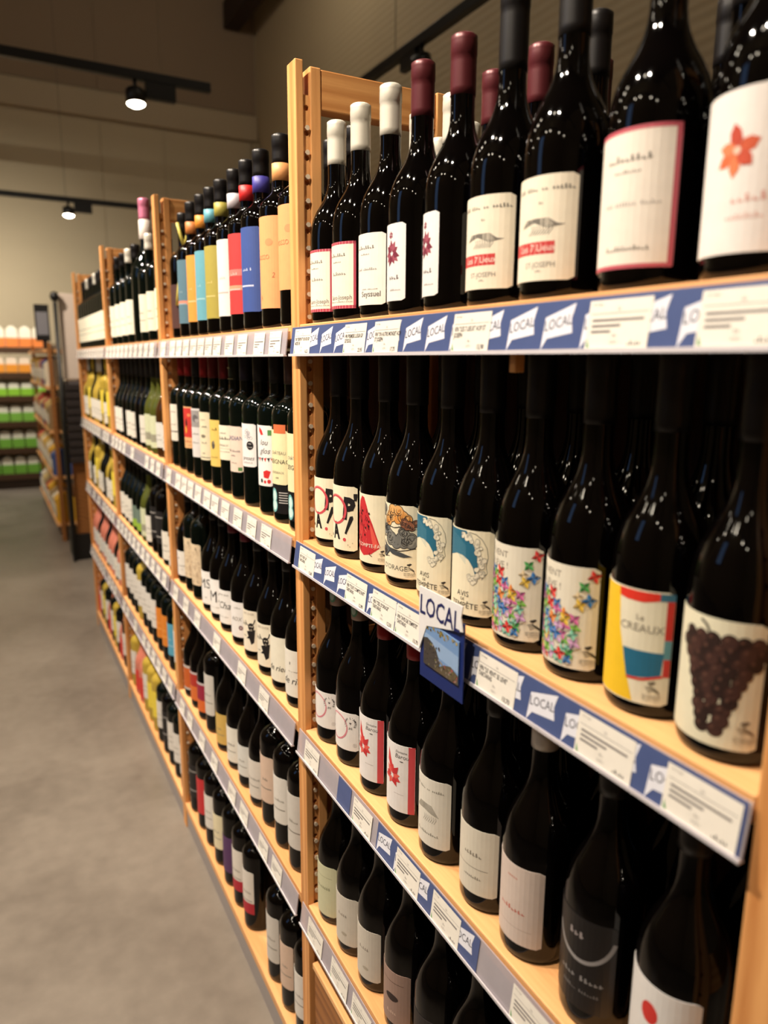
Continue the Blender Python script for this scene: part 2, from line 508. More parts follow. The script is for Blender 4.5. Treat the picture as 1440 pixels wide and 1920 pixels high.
def d_avis(P, w, h):
    teal = (38, 104, 132); foam = (236, 228, 206); ink = (36, 52, 60)
    # generic breaking wave: a teal body, curled foam with ink outline
    P.poly(teal, [(-.0415, .094), (.010, .094), (.016, .086), (.0205, .077), (.024, .066), (.025, .056), (.022, .046), (.0195, .054), (.014, .062), (.006, .0665), (-.004, .067), (-.02, .062), (-.0415, .054)], 1)
    for j in range(9):
        P.line((112, 160, 176), [(-.04, .091 - j * .0036), (-.018, .090 - j * .0027), (-.002, .0855 - j * .0023), (.010, .077 - j * .0024)], .0004, 2)
    random.seed(8)
    path = [(.006, .090), (.0125, .087), (.0185, .0815), (.0235, .0735), (.0265, .065), (.0275, .057), (.0255, .0490), (.0215, .0435), (.0165, .0405)]
    pts = []
    for j, (px, py) in enumerate(path):
        for q in range(6):
            pts.append((px + random.uniform(-.0025, .0055), py + random.uniform(-.0030, .0040), random.uniform(.0014, .0029)))
    for s, t, r in pts: P.disc(ink, s, min(t, .0905), r + .00035, 3, 12)
    for s, t, r in pts: P.disc(foam, s, min(t, .0905), r, 4, 12)
    for s, t, r in pts[::2]: P.ring(ink, s + r * .15, min(t, .0905), r * .62, .0003, 5, 9, a0=s * 400, a1=s * 400 + 4.2)
    P.line(ink, [(.014, .093), (.022, .0915), (.029, .086), (.034, .077), (.0355, .067), (.0335, .058), (.035, .050), (.029, .042)], .0005, 3)
    P.text((70, 66, 60), 'AVIS', .007, .0235, .0085, 3)
    P.text((70, 66, 60), 'DE', .007, .0175, .0045, 3)
    P.text((70, 66, 60), 'TEMPÊTE', .008, .0105, .0092, 3)
    tree_logo(P, .034, .0075, .85)
L('avis', 'burg', .013, .095, .083, C_CREAM, d_avis)

def pinwheel(P, s, t, k, col, rot, lay):
    d = tuple(int(v * .62) for v in col); l = tuple(min(255, int(v * 1.1 + 22)) for v in col)
    P.disc((196, 186, 168), s + .0006, t - .001, .0048 * k, max(1, lay - 1), 8)
    for j in range(4):
        a = rot + j * PI / 2
        def q(r, b): return (s + r * k * math.cos(a + b), t + r * k * math.sin(a + b))
        P.poly(col, [(s, t), q(.0034, -.75), q(.0068, -.05)], lay)
        P.poly((d, l)[j % 2], [(s, t), q(.0068, -.05), q(.0036, .62)], lay)
PW = [(206, 46, 44), (64, 150, 76), (46, 110, 178), (216, 176, 60), (218, 122, 46), (196, 92, 150), (120, 190, 168), (150, 60, 130), (196, 150, 196), (110, 170, 60)]
def d_vent(P, w, h):
    P.text((122, 112, 100), 'LE VENT', -.011, .0850, .0092, 1)
    P.text((122, 112, 100), 'SE LÈVE !', -.011, .0740, .0092, 1)
    pinwheel(P, .0365, .0875, 1.0, PW[0], .4, 4)
    pinwheel(P, .0285, .0775, .95, PW[1], .9, 4)
    pinwheel(P, .0335, .0655, 1.05, PW[2], .2, 6)
    pinwheel(P, .0255, .0605, 1.0, PW[3], .5, 4)
    pinwheel(P, .0235, .068, .8, (214, 190, 150), .1, 3)
    random.seed(21)
    n = 0
    for row, t in enumerate((.066, .0585, .051, .0445, .038, .0315, .025, .0185, .012, .0075)):
        s1 = (-.002, .003, .011, .019, .0205, .019, .020, .0175, .0185, .0165)[row]
        s0 = -.026
        m = max(3, int((s1 - s0) / .0075))
        for j in range(m + 1):
            s = s0 + (s1 - s0) * j / m + random.uniform(-.0022, .0022)
            n += 1
            pinwheel(P, s, max(.0068, t + random.uniform(-.0022, .0022)), random.uniform(.8, 1.12), random.choice(PW), random.uniform(0, 1.5), 2 + (n * 5) % 9)
    tree_logo(P, .0355, .010, 1.0)
L('vent', 'burg', .013, .095, .083, (232, 224, 206), d_vent)

def d_mosaic(P, w, h):
    P.poly((240, 196, 40), [(-.0415, .001), (.0145, .001), (.006, .030), (-.001, .06), (-.004, .094), (-.0415, .094)], 1)
    P.poly((222, 52, 36), [(-.004, .094), (.030, .094), (.030, .088), (.018, .0855), (.004, .0855), (-.0035, .087)], 2)
    P.rect((58, 112, 138), .030, .0415, .088, .094, 2)
    P.rect((206, 44, 34), .0355, .0412, .056, .088, 2)
    P.poly((36, 104, 136), [(.003, .045), (.036, .045), (.0345, .025), (.008, .021)], 2)
    P.rect((96, 150, 160), .0355, .0412, .040, .056, 2)
    P.rect((206, 52, 44), .036, .0412, .025, .040, 2)
    P.line((210, 60, 50), [(.008, .0205), (.02, .021), (.036, .0255)], .0022, 3)
    P.text((128, 118, 104), 'Le', .016, .0725, .0068, 2)
    P.text((128, 118, 104), 'CREAUX', .017, .0635, .0092, 2)
    tree_logo(P, .029, .0085, .9, (110, 100, 84))
L('mosaic', 'burg', .013, .095, .083, (232, 224, 200), d_mosaic)

def d_grape(P, w, h):
    random.seed(4)
    g = (44, 26, 22); g2 = (66, 40, 34); g3 = (30, 18, 16)
    n = 0
    for row in range(10):
        t = .080 - row * .0074
        half = (.024, .027, .023, .018, .015, .013, .011, .009, .007, .004)[row]
        m = max(1, int(half / .0042))
        for j in range(m + 1):
            s = .012 - row * .0004 + (-half + 2 * half * j / max(1, m)) + random.uniform(-.001, .001)
            r = random.uniform(.0048, .0058)
            P.disc(g3, s, t, r + .0004, 1 + n % 4, 14); P.disc((g, g2)[n % 2], s, t, r, 2 + n % 4, 14)
            P.disc((92, 62, 52), s - r * .3, t + r * .3, r * .28, 7, 8); n += 1
    P.line(g3, [(.004, .083), (.001, .089), (-.004, .092)], .002, 3)
    tree_logo(P, .033, .0105, .95, (110, 100, 84))
L('grape', 'burg', .013, .095, .083, (226, 220, 194), d_grape)

def d_syrah(P, w, h):
    pink = (214, 128, 140)
    P.ring(pink, .0, .036, .022, .0016, 1, 30)
    P.ring((226, 160, 168), .0008, .0355, .0205, .0007, 2, 30)
    P.ring(pink, -.001, .0355, .0220, .0026, 2, 20, -2.2, .2, taper=True)
    t = "L'AMOUR DE SYRAH "
    for j, c in enumerate(t):
        a = PI / 2 - 2 * PI * j / len(t)
        P.text((50, 46, 48), c, .0265 + .0085 * math.cos(a), .046 + .0085 * math.sin(a), .0046, 1, rot=a - PI / 2, bold=.02)
    P.disc((110, 100, 104), .0257, .0465, .0011, 1, 8); P.disc((110, 100, 104), .0275, .0465, .0011, 1, 8)
    P.poly((110, 100, 104), [(.0247, .0462), (.0285, .0462), (.0266, .0438)], 1)
    P.ring((140, 132, 130), .034, .010, .003, .0004, 1, 14); P.text((140, 132, 130), 'B', .034, .010, .0036, 1)
    P.text((60, 56, 58), 'BIO', -.016, .048, .008, 1)
L('syrah', 'burg', .028, .062, .080, (232, 226, 222), d_syrah)

def leaf_star(P, cx, cy, k, cols, n=7, seed=1, lay=2):
    random.seed(seed)
    for j in range(n):
        a = PI / 2 + 2 * PI * j / n + random.uniform(-.2, .2); l = random.uniform(.75, 1.15) * .012 * k; wd_ = .0032 * k
        d = (math.cos(a), math.sin(a)); nn = (-d[1], d[0])
        P.poly(cols[j % len(cols)], [(cx + d[0] * l * .15, cy + d[1] * l * .15), (cx + d[0] * l * .5 + nn[0] * wd_, cy + d[1] * l * .5 + nn[1] * wd_),
                                     (cx + d[0] * l, cy + d[1] * l), (cx + d[0] * l * .5 - nn[0] * wd_, cy + d[1] * l * .5 - nn[1] * wd_)], lay + j % 3)

def d_barou(P, w, h):
    leaf_star(P, .004, .050, 1.45, [(212, 62, 60), (226, 96, 84), (196, 50, 54)], 9, 3)
    P.poly((210, 60, 60), [(-.004, .088), (.001, .074), (.008, .056), (.002, .056), (-.006, .070)], 2)
    P.rect((206, 72, 78), .030, .0392, .0, h, 1)
    P.text((90, 84, 84), 'Domaine ', .020, .088, .0048, 1, shear=.2)
    P.text((90, 84, 84), 'Barou', .020, .0815, .0088, 1, shear=.2)
    P.disc((90, 84, 84), .020, .0745, .003, 1, 10, .0008)
    P.line((170, 160, 156), [(.008, .026), (.024, .026)], .0005, 1)
L('barou', 'burg', .022, .098, .079, (232, 226, 224), d_barou)

def d_sketch(P, w, h):
    g = (136, 130, 118)
    P.text(g, 'Les Vins de Vienne', .008, h * .84, .006, 1)
    for j in range(9):
        P.line(g, [(-.014 + j * .001, h * .50 + j * .0012), (.004, h * .53 + j * .001), (.026 - j * .0012, h * .47 + j * .0016)], .0007, 1)
    for j in range(7): P.line((150, 144, 134), [(.002 + j * .003, h * .36), (.005 + j * .003, h * .42), (.004 + j * .003, h * .46)], .0006, 1)
    P.text(g, 'Saint-Joseph ', .010, h * .18, .0066, 1)
L('sketch', 'burg', .022, .092, .082, (224, 218, 206), d_sketch)
L('sketch_b', 'burg', .022, .082, .082, (220, 212, 196), lambda P, w, h: (P.text((130, 120, 108), 'CROZES', .01, h * .6, .009, 1), P.line((150, 140, 126), [(-.02, h * .4), (.03, h * .4)], .0008, 1), P.text((130, 120, 108), 'HERMITAGE', .01, h * .25, .006, 1)))
L('blush', 'burg', .020, .090, .082, (216, 198, 188), lambda P, w, h: (P.text((196, 100, 84), 'CONDRIEU', .006, h * .42, .009, 1), P.text((196, 120, 100), 'Cuvée', .006, h * .84, .006, 1, shear=.3), P.line((180, 160, 150), [(-.02, h * .2), (.03, h * .2)], .0005, 1)))
L('black_arc', 'burg', .022, .096, .084, (24, 21, 22), lambda P, w, h: (P.ring((150, 146, 146), .008, h * .95, .036, .004, 1, 24, PI * 1.15, PI * 1.9, ry=.042), P.text((140, 136, 136), 'Côte Rôtie', .010, h * .34, .010, 1, shear=.3), P.text((110, 106, 106), 'Grande réserve', .010, h * .2, .006, 1), P.text((150, 140, 140), 'Guy', .004, h * .8, .012, 1, shear=.3)), .4)
L('red_patch', 'burg', .022, .096, .082, (228, 224, 222), lambda P, w, h: (P.disc((206, 52, 46), .000, h * .72, .008, 1, 16, .010), P.text((140, 134, 130), 'Cornas', .024, h * .6, .009, 1), P.text((140, 134, 130), 'Domaine', .020, h * .3, .006, 1)))
L('sage', 'burg', .016, .096, .076, (204, 202, 168), lambda P, w, h: (P.line((150, 150, 116), [(-.02, h * .78), (.03, h * .78)], .0008, 1), P.text((130, 130, 100), 'Viognier', .010, h * .55, .009, 1)))
L('plain_s', 'burg', .020, .088, .080, (206, 198, 186), lambda P, w, h: (P.disc((176, 166, 150), .014, h * .22, .006, 1, 14, .003), P.text((140, 130, 120), 'Syrah', .010, h * .6, .009, 1)))
L('mauve', 'burg', .020, .086, .080, (158, 130, 118), lambda P, w, h: (P.disc((52, 36, 34), .010, h * .5, .012, 1, 14, .006), P.line((110, 84, 76), [(-.02, h * .8), (.03, h * .8)], .001, 1), P.text((206, 176, 160), 'Gamay', .01, h * .2, .008, 1)))
L('dark_lab', 'burg', .022, .084, .078, (34, 28, 28), lambda P, w, h: (P.text((120, 108, 96), 'Réserve', .008, h * .5, .009, 1),))

# top shelf of the near bay
def d_pinkborder(P, w, h):
    c = (178, 62, 82)
    P.rect(c, -w / 2, w / 2, 0, .0042, 1); P.rect(c, -w / 2, w / 2, h - .0036, h, 1)
    P.rect(c, w / 2 - .0036, w / 2, 0, h, 1); P.rect(c, -w / 2, -w / 2 + .0036, 0, h, 1)
    P.text(GREYTX, 'CUILLERON', .006, h * .80, .0082, 1); P.text(GREYTX, 'Viticulteur', .006, h * .70, .0036, 1)
    P.text((132, 124, 118), 'Lyseras', .010, h * .52, .0085, 1, shear=.4)
    P.text((80, 74, 72), 'Saint-Joseph', .012, h * .165, .0084, 1); P.text(GREYTX, 'Appellation Saint-Joseph Protégée', .012, h * .10, .0028, 1)
L('pinkborder', 'rhone', .016, .087, .076, (236, 226, 210), d_pinkborder)
def d_seyssuel(P, w, h):
    P.text(GREYTX, 'CUILLERON', .006, h * .80, .0082, 1); P.text(GREYTX, 'Viticulteur', .006, h * .71, .0036, 1)
    P.text((140, 134, 128), 'Ripa Sinistra', .008, h * .50, .0062, 1, shear=.4)
    P.text((70, 66, 64), 'Seyssuel', .016, h * .15, .0096, 1, bold=.01); P.text(GREYTX, 'Collines Rhodaniennes', .014, h * .22, .0028, 1)
L('seyssuel', 'rhone', .016, .087, .076, (236, 230, 222), d_seyssuel)
def d_star(P, w, h):
    leaf_star(P, .018, h * .62, 1.2, [(138, 54, 74), (160, 80, 96), (120, 40, 62)], 11, 6)
    leaf_star(P, .016, h * .86, .45, [(150, 70, 88)], 6, 7)
    P.text((110, 100, 100), 'Vins', .022, h * .30, .010, 1, shear=.35)
    P.text((150, 142, 138), 'Jean-Michel', .024, h * .14, .0038, 1)
L('star', 'rhone', .016, .087, .080, (234, 230, 228), d_star)
def d_lieux(P, w, h):
    g = (118, 112, 104)
    P.text(g, 'Les Vins de Vienne', .012, h * .87, .0072, 1)
    P.text(g, 'En', .012, h * .74, .005, 1)
    for j in range(7):
        P.line(g, [(-.01 + j * .001, h * .52 + j * .001), (.006, h * .56 + j * .0005), (.020, h * .50 + j * .0013), (.034 - j * .001, h * .53)], .0006, 1)
    for j in range(8): P.line((112, 106, 100), [(.000 + j * .0028, h * .44), (.004 + j * .0028, h * .49), (.003 + j * .0028, h * .53)], .0007, 1)
    P.rect((200, 50, 52), -.032, .026, h * .255, h * .375, 1)
    P.text((244, 226, 214), 'Les 7 Lieux', .008, h * .315, .0086, 2)
    P.text((120, 112, 106), 'ST-JOSEPH', .012, h * .15, .0066, 1); P.text((140, 132, 126), '2019', .012, h * .09, .0036, 1)
L('lieux', 'rhone', .016, .087, .088, (236, 226, 206), d_lieux)
def d_pinkborder2(P, w, h):
    c = (190, 84, 98)
    P.rect(c, -w / 2, w / 2, 0, .003, 1); P.rect(c, -w / 2, w / 2, h - .003, h, 1); P.rect(c, w / 2 - .0042, w / 2, 0, h, 1)
    P.text(GREYTX, 'CUILLERON', .008, h * .78, .0092, 1); P.text(GREYTX, 'Viticulteur', .008, h * .69, .0044, 1)
    P.text((180, 172, 166), 'Les Pierres Sèches', .012, h * .46, .0056, 1, shear=.4); P.text(GREYTX, 'Saint-Joseph ', .012, h * .14, .0066, 1)
L('pinkborder2', 'rhone', .016, .100, .092, (236, 226, 214), d_pinkborder2)
def d_flower(P, w, h):
    for ang, ln, wv, c in ((1.75, .017, .0052, (190, 62, 34)), (.35, .015, .0058, (206, 84, 44)), (2.9, .013, .005, (226, 128, 84)), (3.75, .016, .0052, (216, 104, 60)), (4.6, .017, .0048, (222, 122, 74)), (5.5, .014, .0055, (200, 72, 40))):
        dx, dy = math.cos(ang), math.sin(ang); cx, cy = .004, h * .63
        P.poly(c, [(cx, cy), (cx + dx * ln * .35 - dy * wv * .8, cy + dy * ln * .35 + dx * wv * .8), (cx + dx * ln * .7 - dy * wv * .7, cy + dy * ln * .7 + dx * wv * .7), (cx + dx * ln, cy + dy * ln), (cx + dx * ln * .7 + dy * wv * .7, cy + dy * ln * .7 - dx * wv * .7), (cx + dx * ln * .35 + dy * wv * .8, cy + dy * ln * .35 - dx * wv * .8)], 2 + int(ang) % 3)
    P.disc((232, 196, 176), .004, h * .63, .0026, 5, 10)
    P.text((200, 120, 108), 'DOMAINE', .030, h * .90, .0058, 1); P.disc((200, 90, 90), .030, h * .83, .0014, 1, 8)
    P.text((214, 160, 150), 'Barou ', .016, h * .33, .010, 1, shear=.3); P.text((220, 176, 166), 'Collines', .012, h * .22, .0066, 1, shear=.3)
L('flower', 'rhone', .016, .100, .096, (236, 230, 226), d_flower)

# ---- second bay
def gen(base, lines, w=.072, blobs=(), rects=(), outline=None):
    def f(P, w_, h):
        for (rgb, s0, s1, a, b) in rects: P.rect(rgb, s0, s1, a * h, b * h, 1)
        for (rgb, s, a, r, ry) in blobs: P.disc(rgb, s, a * h, r, 2, 14, ry)
        for (rgb, body, s, a, size, sh) in lines: P.text(rgb, body, s, a * h, size, 3, shear=sh)
    return f
K = (52, 48, 46); KG = (130, 122, 112)
L('v1', 'bord', .070, .098, .070, (222, 214, 200), gen(0, [(KG, 'Cuvée', .014, .8, .010, .3), (KG, 'Bordeaux', .012, .45, .007, 0)], rects=[((60, 52, 48), -.035, .035, .24, .27)]))
L('v3', 'bord', .066, .104, .070, (222, 172, 120), gen(0, [((196, 110, 80), 'Malbec', .014, .16, .010, .2), (KG, 'sans soufre', .016, .07, .004, 0)], rects=[((196, 52, 46), -.03, .030, .26, .97)], blobs=[((40, 20, 18), .012, .6, .004, .012), ((226, 130, 86), .022, .80, .006, .004), ((226, 176, 60), .010, .45, .003, .010)]))
L('v4', 'bord', .052, .118, .070, (214, 210, 208), gen(0, [(KG, 'Château', .014, .48, .008, .2), (KG, 'Bergerac', .014, .3, .007, 0)], rects=[((150, 146, 146), -.034, .034, .62, .96)], blobs=[((100, 96, 98), .016, .80, .010, .009), ((180, 176, 176), .022, .76, .006, .004)]))
L('v5', 'bord', .054, .112, .070, (226, 216, 186), gen(0, [(KG, 'Château', .014, .84, .006, 0), (K, 'Tour', .018, .70, .010, .2), (KG, 'Médoc', .016, .36, .008, 0), (KG, '2018', .014, .14, .006, 0)], blobs=[((120, 112, 96), .014, .5, .008, .004)], rects=[((60, 54, 50), -.035, .035, .045, .06)]))
L('v6', 'bord', .050, .104, .070, (226, 194, 104), gen(0, [((110, 90, 40), 'DUC', .018, .8, .012, 0), ((120, 100, 50), 'Madiran', .014, .2, .007, .2)], blobs=[((86, 80, 74), .012, .46, .006, .009), ((140, 130, 110), .014, .52, .003, .004)]))
L('v7', 'bord', .074, .074, .072, (234, 226, 204), gen(0, [(KG, 'Château', .012, .78, .007, 0), (K, 'Lamourette', .014, .62, .011, .25), (KG, 'BORDEAUX', .012, .42, .006, 0), (KG, "Appellation d'origine", .012, .24, .004, 0)], rects=[((150, 140, 120), -.02, .034, .32, .33)]))
L('v8', 'bord', .058, .094, .072, (226, 206, 190), gen(0, [((70, 62, 120), 'CORDIAN', .010, .74, .012, .1), ((100, 84, 96), 'Les Vignes', .012, .46, .008, .3), ((100, 84, 96), 'rouge', .010, .36, .007, .3), (KG, 'Bergerac', .012, .2, .005, 0)], rects=[((84, 128, 70), .024, .034, .03, .11)]))
def d_grapes_jau(P, w, h):
    for j in range(11):
        a = j * .55
        P.ring((110, 104, 120), .014 + .006 * math.cos(a * 2.1) + (j % 3) * .003, h * .78 + .006 * math.sin(a * 1.7) - (j % 4) * .003, .0030, .0006, 1, 14)
    P.disc((20, 18, 20), .022, h * .50, .0085, 2, 24); P.text((230, 226, 222), 'SANS', .022, h * .54, .004, 3); P.text((230, 226, 222), 'SULFITES', .022, h * .46, .003, 3)
    P.text(C_INK, 'preses', .015, h * .20, .012, 2, shear=.35)
    P.text((150, 144, 140), 'SUPERIEUR', .014, h * .09, .0058, 1)
L('v9', 'bord', .080, .084, .072, (236, 230, 228), d_grapes_jau)
def d_lou(P, w, h):
    P.poly((206, 50, 46), [(.004, h * .98), (.013, h * .92), (.016, h * .85), (.010, h * .84), (.004, h * .9)], 1)
    P.rect((84, 140, 80), .026, .034, h * .84, h * .93, 1)
    P.text(C_INK, 'lou', .016, h * .72, .015, 2, shear=.35); P.text(C_INK, 'glos', .018, h * .58, .015, 2, shear=.35)
    for j in range(6):
        s = -.006 + j * .0075
        P.poly((206, 50, 46) if j % 2 else (40, 38, 42), [(s, h * .46), (s + .006, h * .475), (s + .0035, h * .40)], 1)
    P.line(K, [(-.01, h * .455), (.012, h * .45), (.036, h * .48)], .0006, 1)
    P.poly((206, 44, 42), [(.015, h * .14), (.026, h * .13), (.031, h * .25), (.022, h * .27), (.014, h * .24)], 1)
    P.disc((206, 44, 42), .027, h * .08, .004, 1, 12); P.disc((206, 44, 42), .018, h * .07, .003, 1, 12); P.disc(K, .009, h * .085, .0035, 1, 12, .004)
L('v10', 'bord', .056, .112, .072, (236, 232, 230), d_lou)
L('v11', 'bord', .070, .096, .072, (232, 222, 178), gen(0, [(KG, 'CHÂTEAU', .014, .58, .008, 0), (K, 'SEIGNAC', .016, .42, .011, 0), (KG, 'BORDEAUX', .012, .22, .006, 0), (KG, '2018', .012, .12, .005, 0)], rects=[((212, 110, 66), .004, .032, .94, 1.10)]))
def d_b_sticker(P, w, h):
    P.disc((120, 186, 186), .002, h * .62, .009, 1, 16, .014); P.disc((120, 186, 186), .002, h * .28, .010, 1, 16, .013)
    P.disc((206, 232, 230), .003, h * .62, .006, 2, 16, .010); P.disc((206, 232, 230), .003, h * .28, .007, 2, 16, .009)
    for j in range(5): P.rect((200, 198, 196), .016, .034, h * (.74 - j * .09), h * (.77 - j * .09), 1)
L('v11b', 'bord', .018, .050, .074, (22, 22, 24), d_b_sticker, .4)
L('v12', 'bord', .068, .098, .072, (230, 220, 176), gen(0, [(KG, 'CHÂTEAU', .014, .58, .008, 0), (K, 'SEIGNAC', .016, .42, .011, 0)]))

L('c1', 'burg', .024, .070, .078, (230, 224, 216), gen(0, [(KG, 'Gaillac', .02, .4, .008, .3), (KG, 'rouge', .02, .25, .005, 0)], blobs=[((150, 110, 110), .008, .7, .003, .003)]))
def d_floral(P, w, h):
    random.seed(17)
    for j in range(46):
        s = random.uniform(-.01, .034); t = random.uniform(.006, h - .006)
        P.ring((150, 112, 92), s, t, random.uniform(.002, .0045), .0006, 1, 8, a0=random.uniform(0, 6), a1=random.uniform(7, 10))
    P.text((96, 76, 64), 'R', .022, h * .88, .012, 2); P.text((96, 76, 64), 'L', .024, h * .1, .010, 2)
L('c2', 'bord', .040, .110, .072, (222, 200, 168), d_floral)
L('c4', 'burg', .020, .084, .080, (236, 232, 228), gen(0, [(C_INK, 'MS°', .020, .62, .034, 0), (KG, 'Syrah', .016, .2, .005, 0)]))
L('c5', 'burg', .020, .084, .080, (236, 232, 228), gen(0, [(C_INK, 'MS', .022, .48, .040, 0), (KG, 'Vin de France', .020, .18, .005, 0)]))
L('c6', 'burg', .020, .080, .080, (234, 230, 226), gen(0, [(KG, 'Domaine Chave', .014, .86, .006, .2), (K, 'Cha', .016, .54, .024, .35), (KG, 'Côtes du Rhône', .014, .2, .005, 0)]))
L('c7', 'burg', .020, .080, .080, (230, 226, 224), gen(0, [(KG, 'CÔTES', .022, .84, .008, 0), (KG, 'AOX', .018, .52, .013, .2)], blobs=[((120, 92, 96), .030, .28, .0055, .0055), ((190, 170, 170), .030, .28, .0022, .0022)]))
def d_bull(P, w, h):
    k = C_INK
    P.text((150, 130, 110), 'LIVE OVER', .016, h * .92, .007, 1)
    P.line(k, [(.008, h * .74), (.012, h * .66), (.018, h * .63)], .0022, 1); P.line(k, [(.034, h * .80), (.031, h * .70), (.025, h * .64)], .0024, 1)
    P.disc(k, .024, h * .60, .0075, 1, 14, .009); P.poly(k, [(.012, h * .48), (.034, h * .55), (.031, h * .22), (.024, h * .16), (.019, h * .30)], 1)
    P.poly(k, [(.010, h * .30), (.020, h * .40), (.022, h * .30)], 1); P.disc((236, 226, 206), .022, h * .62, .0014, 2, 8); P.disc((236, 226, 206), .027, h * .62, .0014, 2, 8)
    P.ring((236, 226, 206), .0245, h * .53, .0022, .0006, 2, 10)
    P.text(k, 'Lina', .0, h * .66, .012, 1, shear=.3); P.text(k, 'rouge', .004, h * .36, .006, 1)
L('c8', 'burg', .020, .088, .080, (234, 224, 204), d_bull)
L('c10', 'burg', .020, .088, .080, (234, 228, 210), gen(0, [(C_INK, 'de rien', .016, .30, .017, .3)]))
L('c11', 'burg', .022, .088, .080, (232, 226, 214), gen(0, [(C_INK, 'de rien', .018, .34, .019, .3), (KG, 'Vin de France', .02, .55, .004, 0)], blobs=[(K, .012, .72, .001, .003)]))
# solid colour generics
def solid(key, shape, zb, h, rgb, w=.078, band=None, txt=None, tc=(130, 122, 112)):
    def f(P, w_, hh):
        if band:
            for a, b, c in band: P.rect(c, -w_ / 2, w_ / 2, a * hh, b * hh, 1)
            P.nb = len(band)
        if txt: P.text(tc, txt, .014, hh * .5, .009, 2)
        if txt: P.rect(tc, -.004, .030, hh * .30, hh * .32, 2)
    L(key, shape, zb, h, w, rgb, f)
solid('w_blueg', 'tall', .034, .148, (84, 116, 132), .090, [(.30, .36, (206, 130, 110))], 'LES', (140, 160, 168))
solid('w_orange', 'tall', .034, .148, (222, 150, 66), .090, None, 'COL', (238, 190, 140))
solid('w_lblue', 'tall', .034, .148, (104, 166, 184), .090, None, 'DUO', (160, 200, 206))
solid('w_olive', 'tall', .034, .148, (172, 158, 74), .090, None, 'TERRE', (206, 190, 120))
solid('w_white', 'tall', .034, .148, (232, 226, 222), .090, None, 'BLANC', (190, 180, 176))
solid('w_red', 'tall', .034, .148, (206, 62, 62), .090, [(.30, .36, (214, 150, 120)), (.48, .56, (222, 120, 112))], 'ROUGE', (236, 180, 170))
solid('w_blue', 'tall', .034, .148, (58, 82, 150), .090, None, 'BLEU L', (190, 200, 226))
L('w_peach', 'tall', .034, .150, .094, (236, 160, 106), gen(0, [((186, 122, 84), 'ROSSO', .006, .56, .011, 0), ((160, 100, 70), '2', .030, .36, .012, .2), ((180, 110, 76), 'A', .0, .12, .012, 0)], blobs=[((206, 140, 94), .022, .72, .008, .006)]))
L('w_peach2', 'tall', .058, .130, .094, (236, 160, 106), gen(0, [((186, 122, 84), 'ROSSO', .006, .56, .011, 0)], blobs=[((206, 140, 94), .022, .72, .008, .006)]))
solid('w_maroon', 'tall', .028, .110, (72, 44, 40), .090)
solid('g_white', 'burg', .020, .088, (226, 220, 208), txt='Domaine')
solid('g_white2', 'burg', .030, .074, (214, 212, 206), txt='Côtes')
solid('g_bwhite', 'bord', .056, .100, (222, 216, 208), .070, txt='Château')
solid('g_bgrey', 'bord', .050, .112, (206, 200, 192), .070, txt='Graves')
solid('g_bcream', 'bord', .050, .100, (228, 216, 180), .070, txt='Médoc')
solid('g_bpink', 'bord', .056, .104, (214, 186, 166), .070, txt='Rosé')
solid('g_bred', 'bord', .050, .110, (196, 46, 50), .070)
solid('g_borange', 'bord', .050, .104, (218, 130, 44), .070, txt='Soleil', tc=(240, 180, 100))
solid('g_bblue', 'bord', .050, .104, (86, 160, 190), .070, txt='Mer', tc=(180, 210, 220))
solid('g_bblack', 'bord', .050, .104, (28, 25, 26), .070, [(.2, .23, (170, 165, 160)), (.8, .83, (170, 165, 160))])
solid('g_bredfoot', 'bord', .046, .112, (222, 214, 204), .070, [(0, .26, (178, 36, 52))], 'Fronton')
solid('g_orange', 'burg', .024, .074, (196, 96, 40), .080, [(.9, 1, (190, 186, 180)), (0, .08, (190, 186, 180))])
solid('g_redor', 'burg', .024, .084, (176, 52, 40), .080, [(.0, .5, (212, 110, 50)), (.93, 1, (196, 190, 188))])
solid('g_redor2', 'burg', .024, .084, (150, 34, 60), .080, [(.0, .4, (214, 104, 44)), (.93, 1, (196, 190, 188))])
solid('g_purple', 'bord', .040, .100, (86, 52, 96), .072)
solid('g_green', 'burg', .020, .078, (110, 128, 116), .078, [(0, .36, (150, 186, 60))])
solid('g_palegreen', 'burg', .020, .098, (206, 210, 176), .078, [(.18, .42, (150, 146, 128))])
solid('g_yellow', 'bord', .056, .100, (232, 208, 70), .070)
solid('g_tall_white', 'tall', .030, .110, (234, 228, 206), .086, txt='Alsace')
solid('g_gold', 'burg', .020, .080, (206, 170, 90), .078, txt='Jura')
solid('g_redbox', 'burg', .020, .086, (210, 60, 50), .078)

# ================================================================== ROOM
def structure(name, b, m, loc=None, label=None):
    o = b.build(name, m, None, loc=loc); o['kind'] = 'structure'
    if label: o['label'] = label
    return o

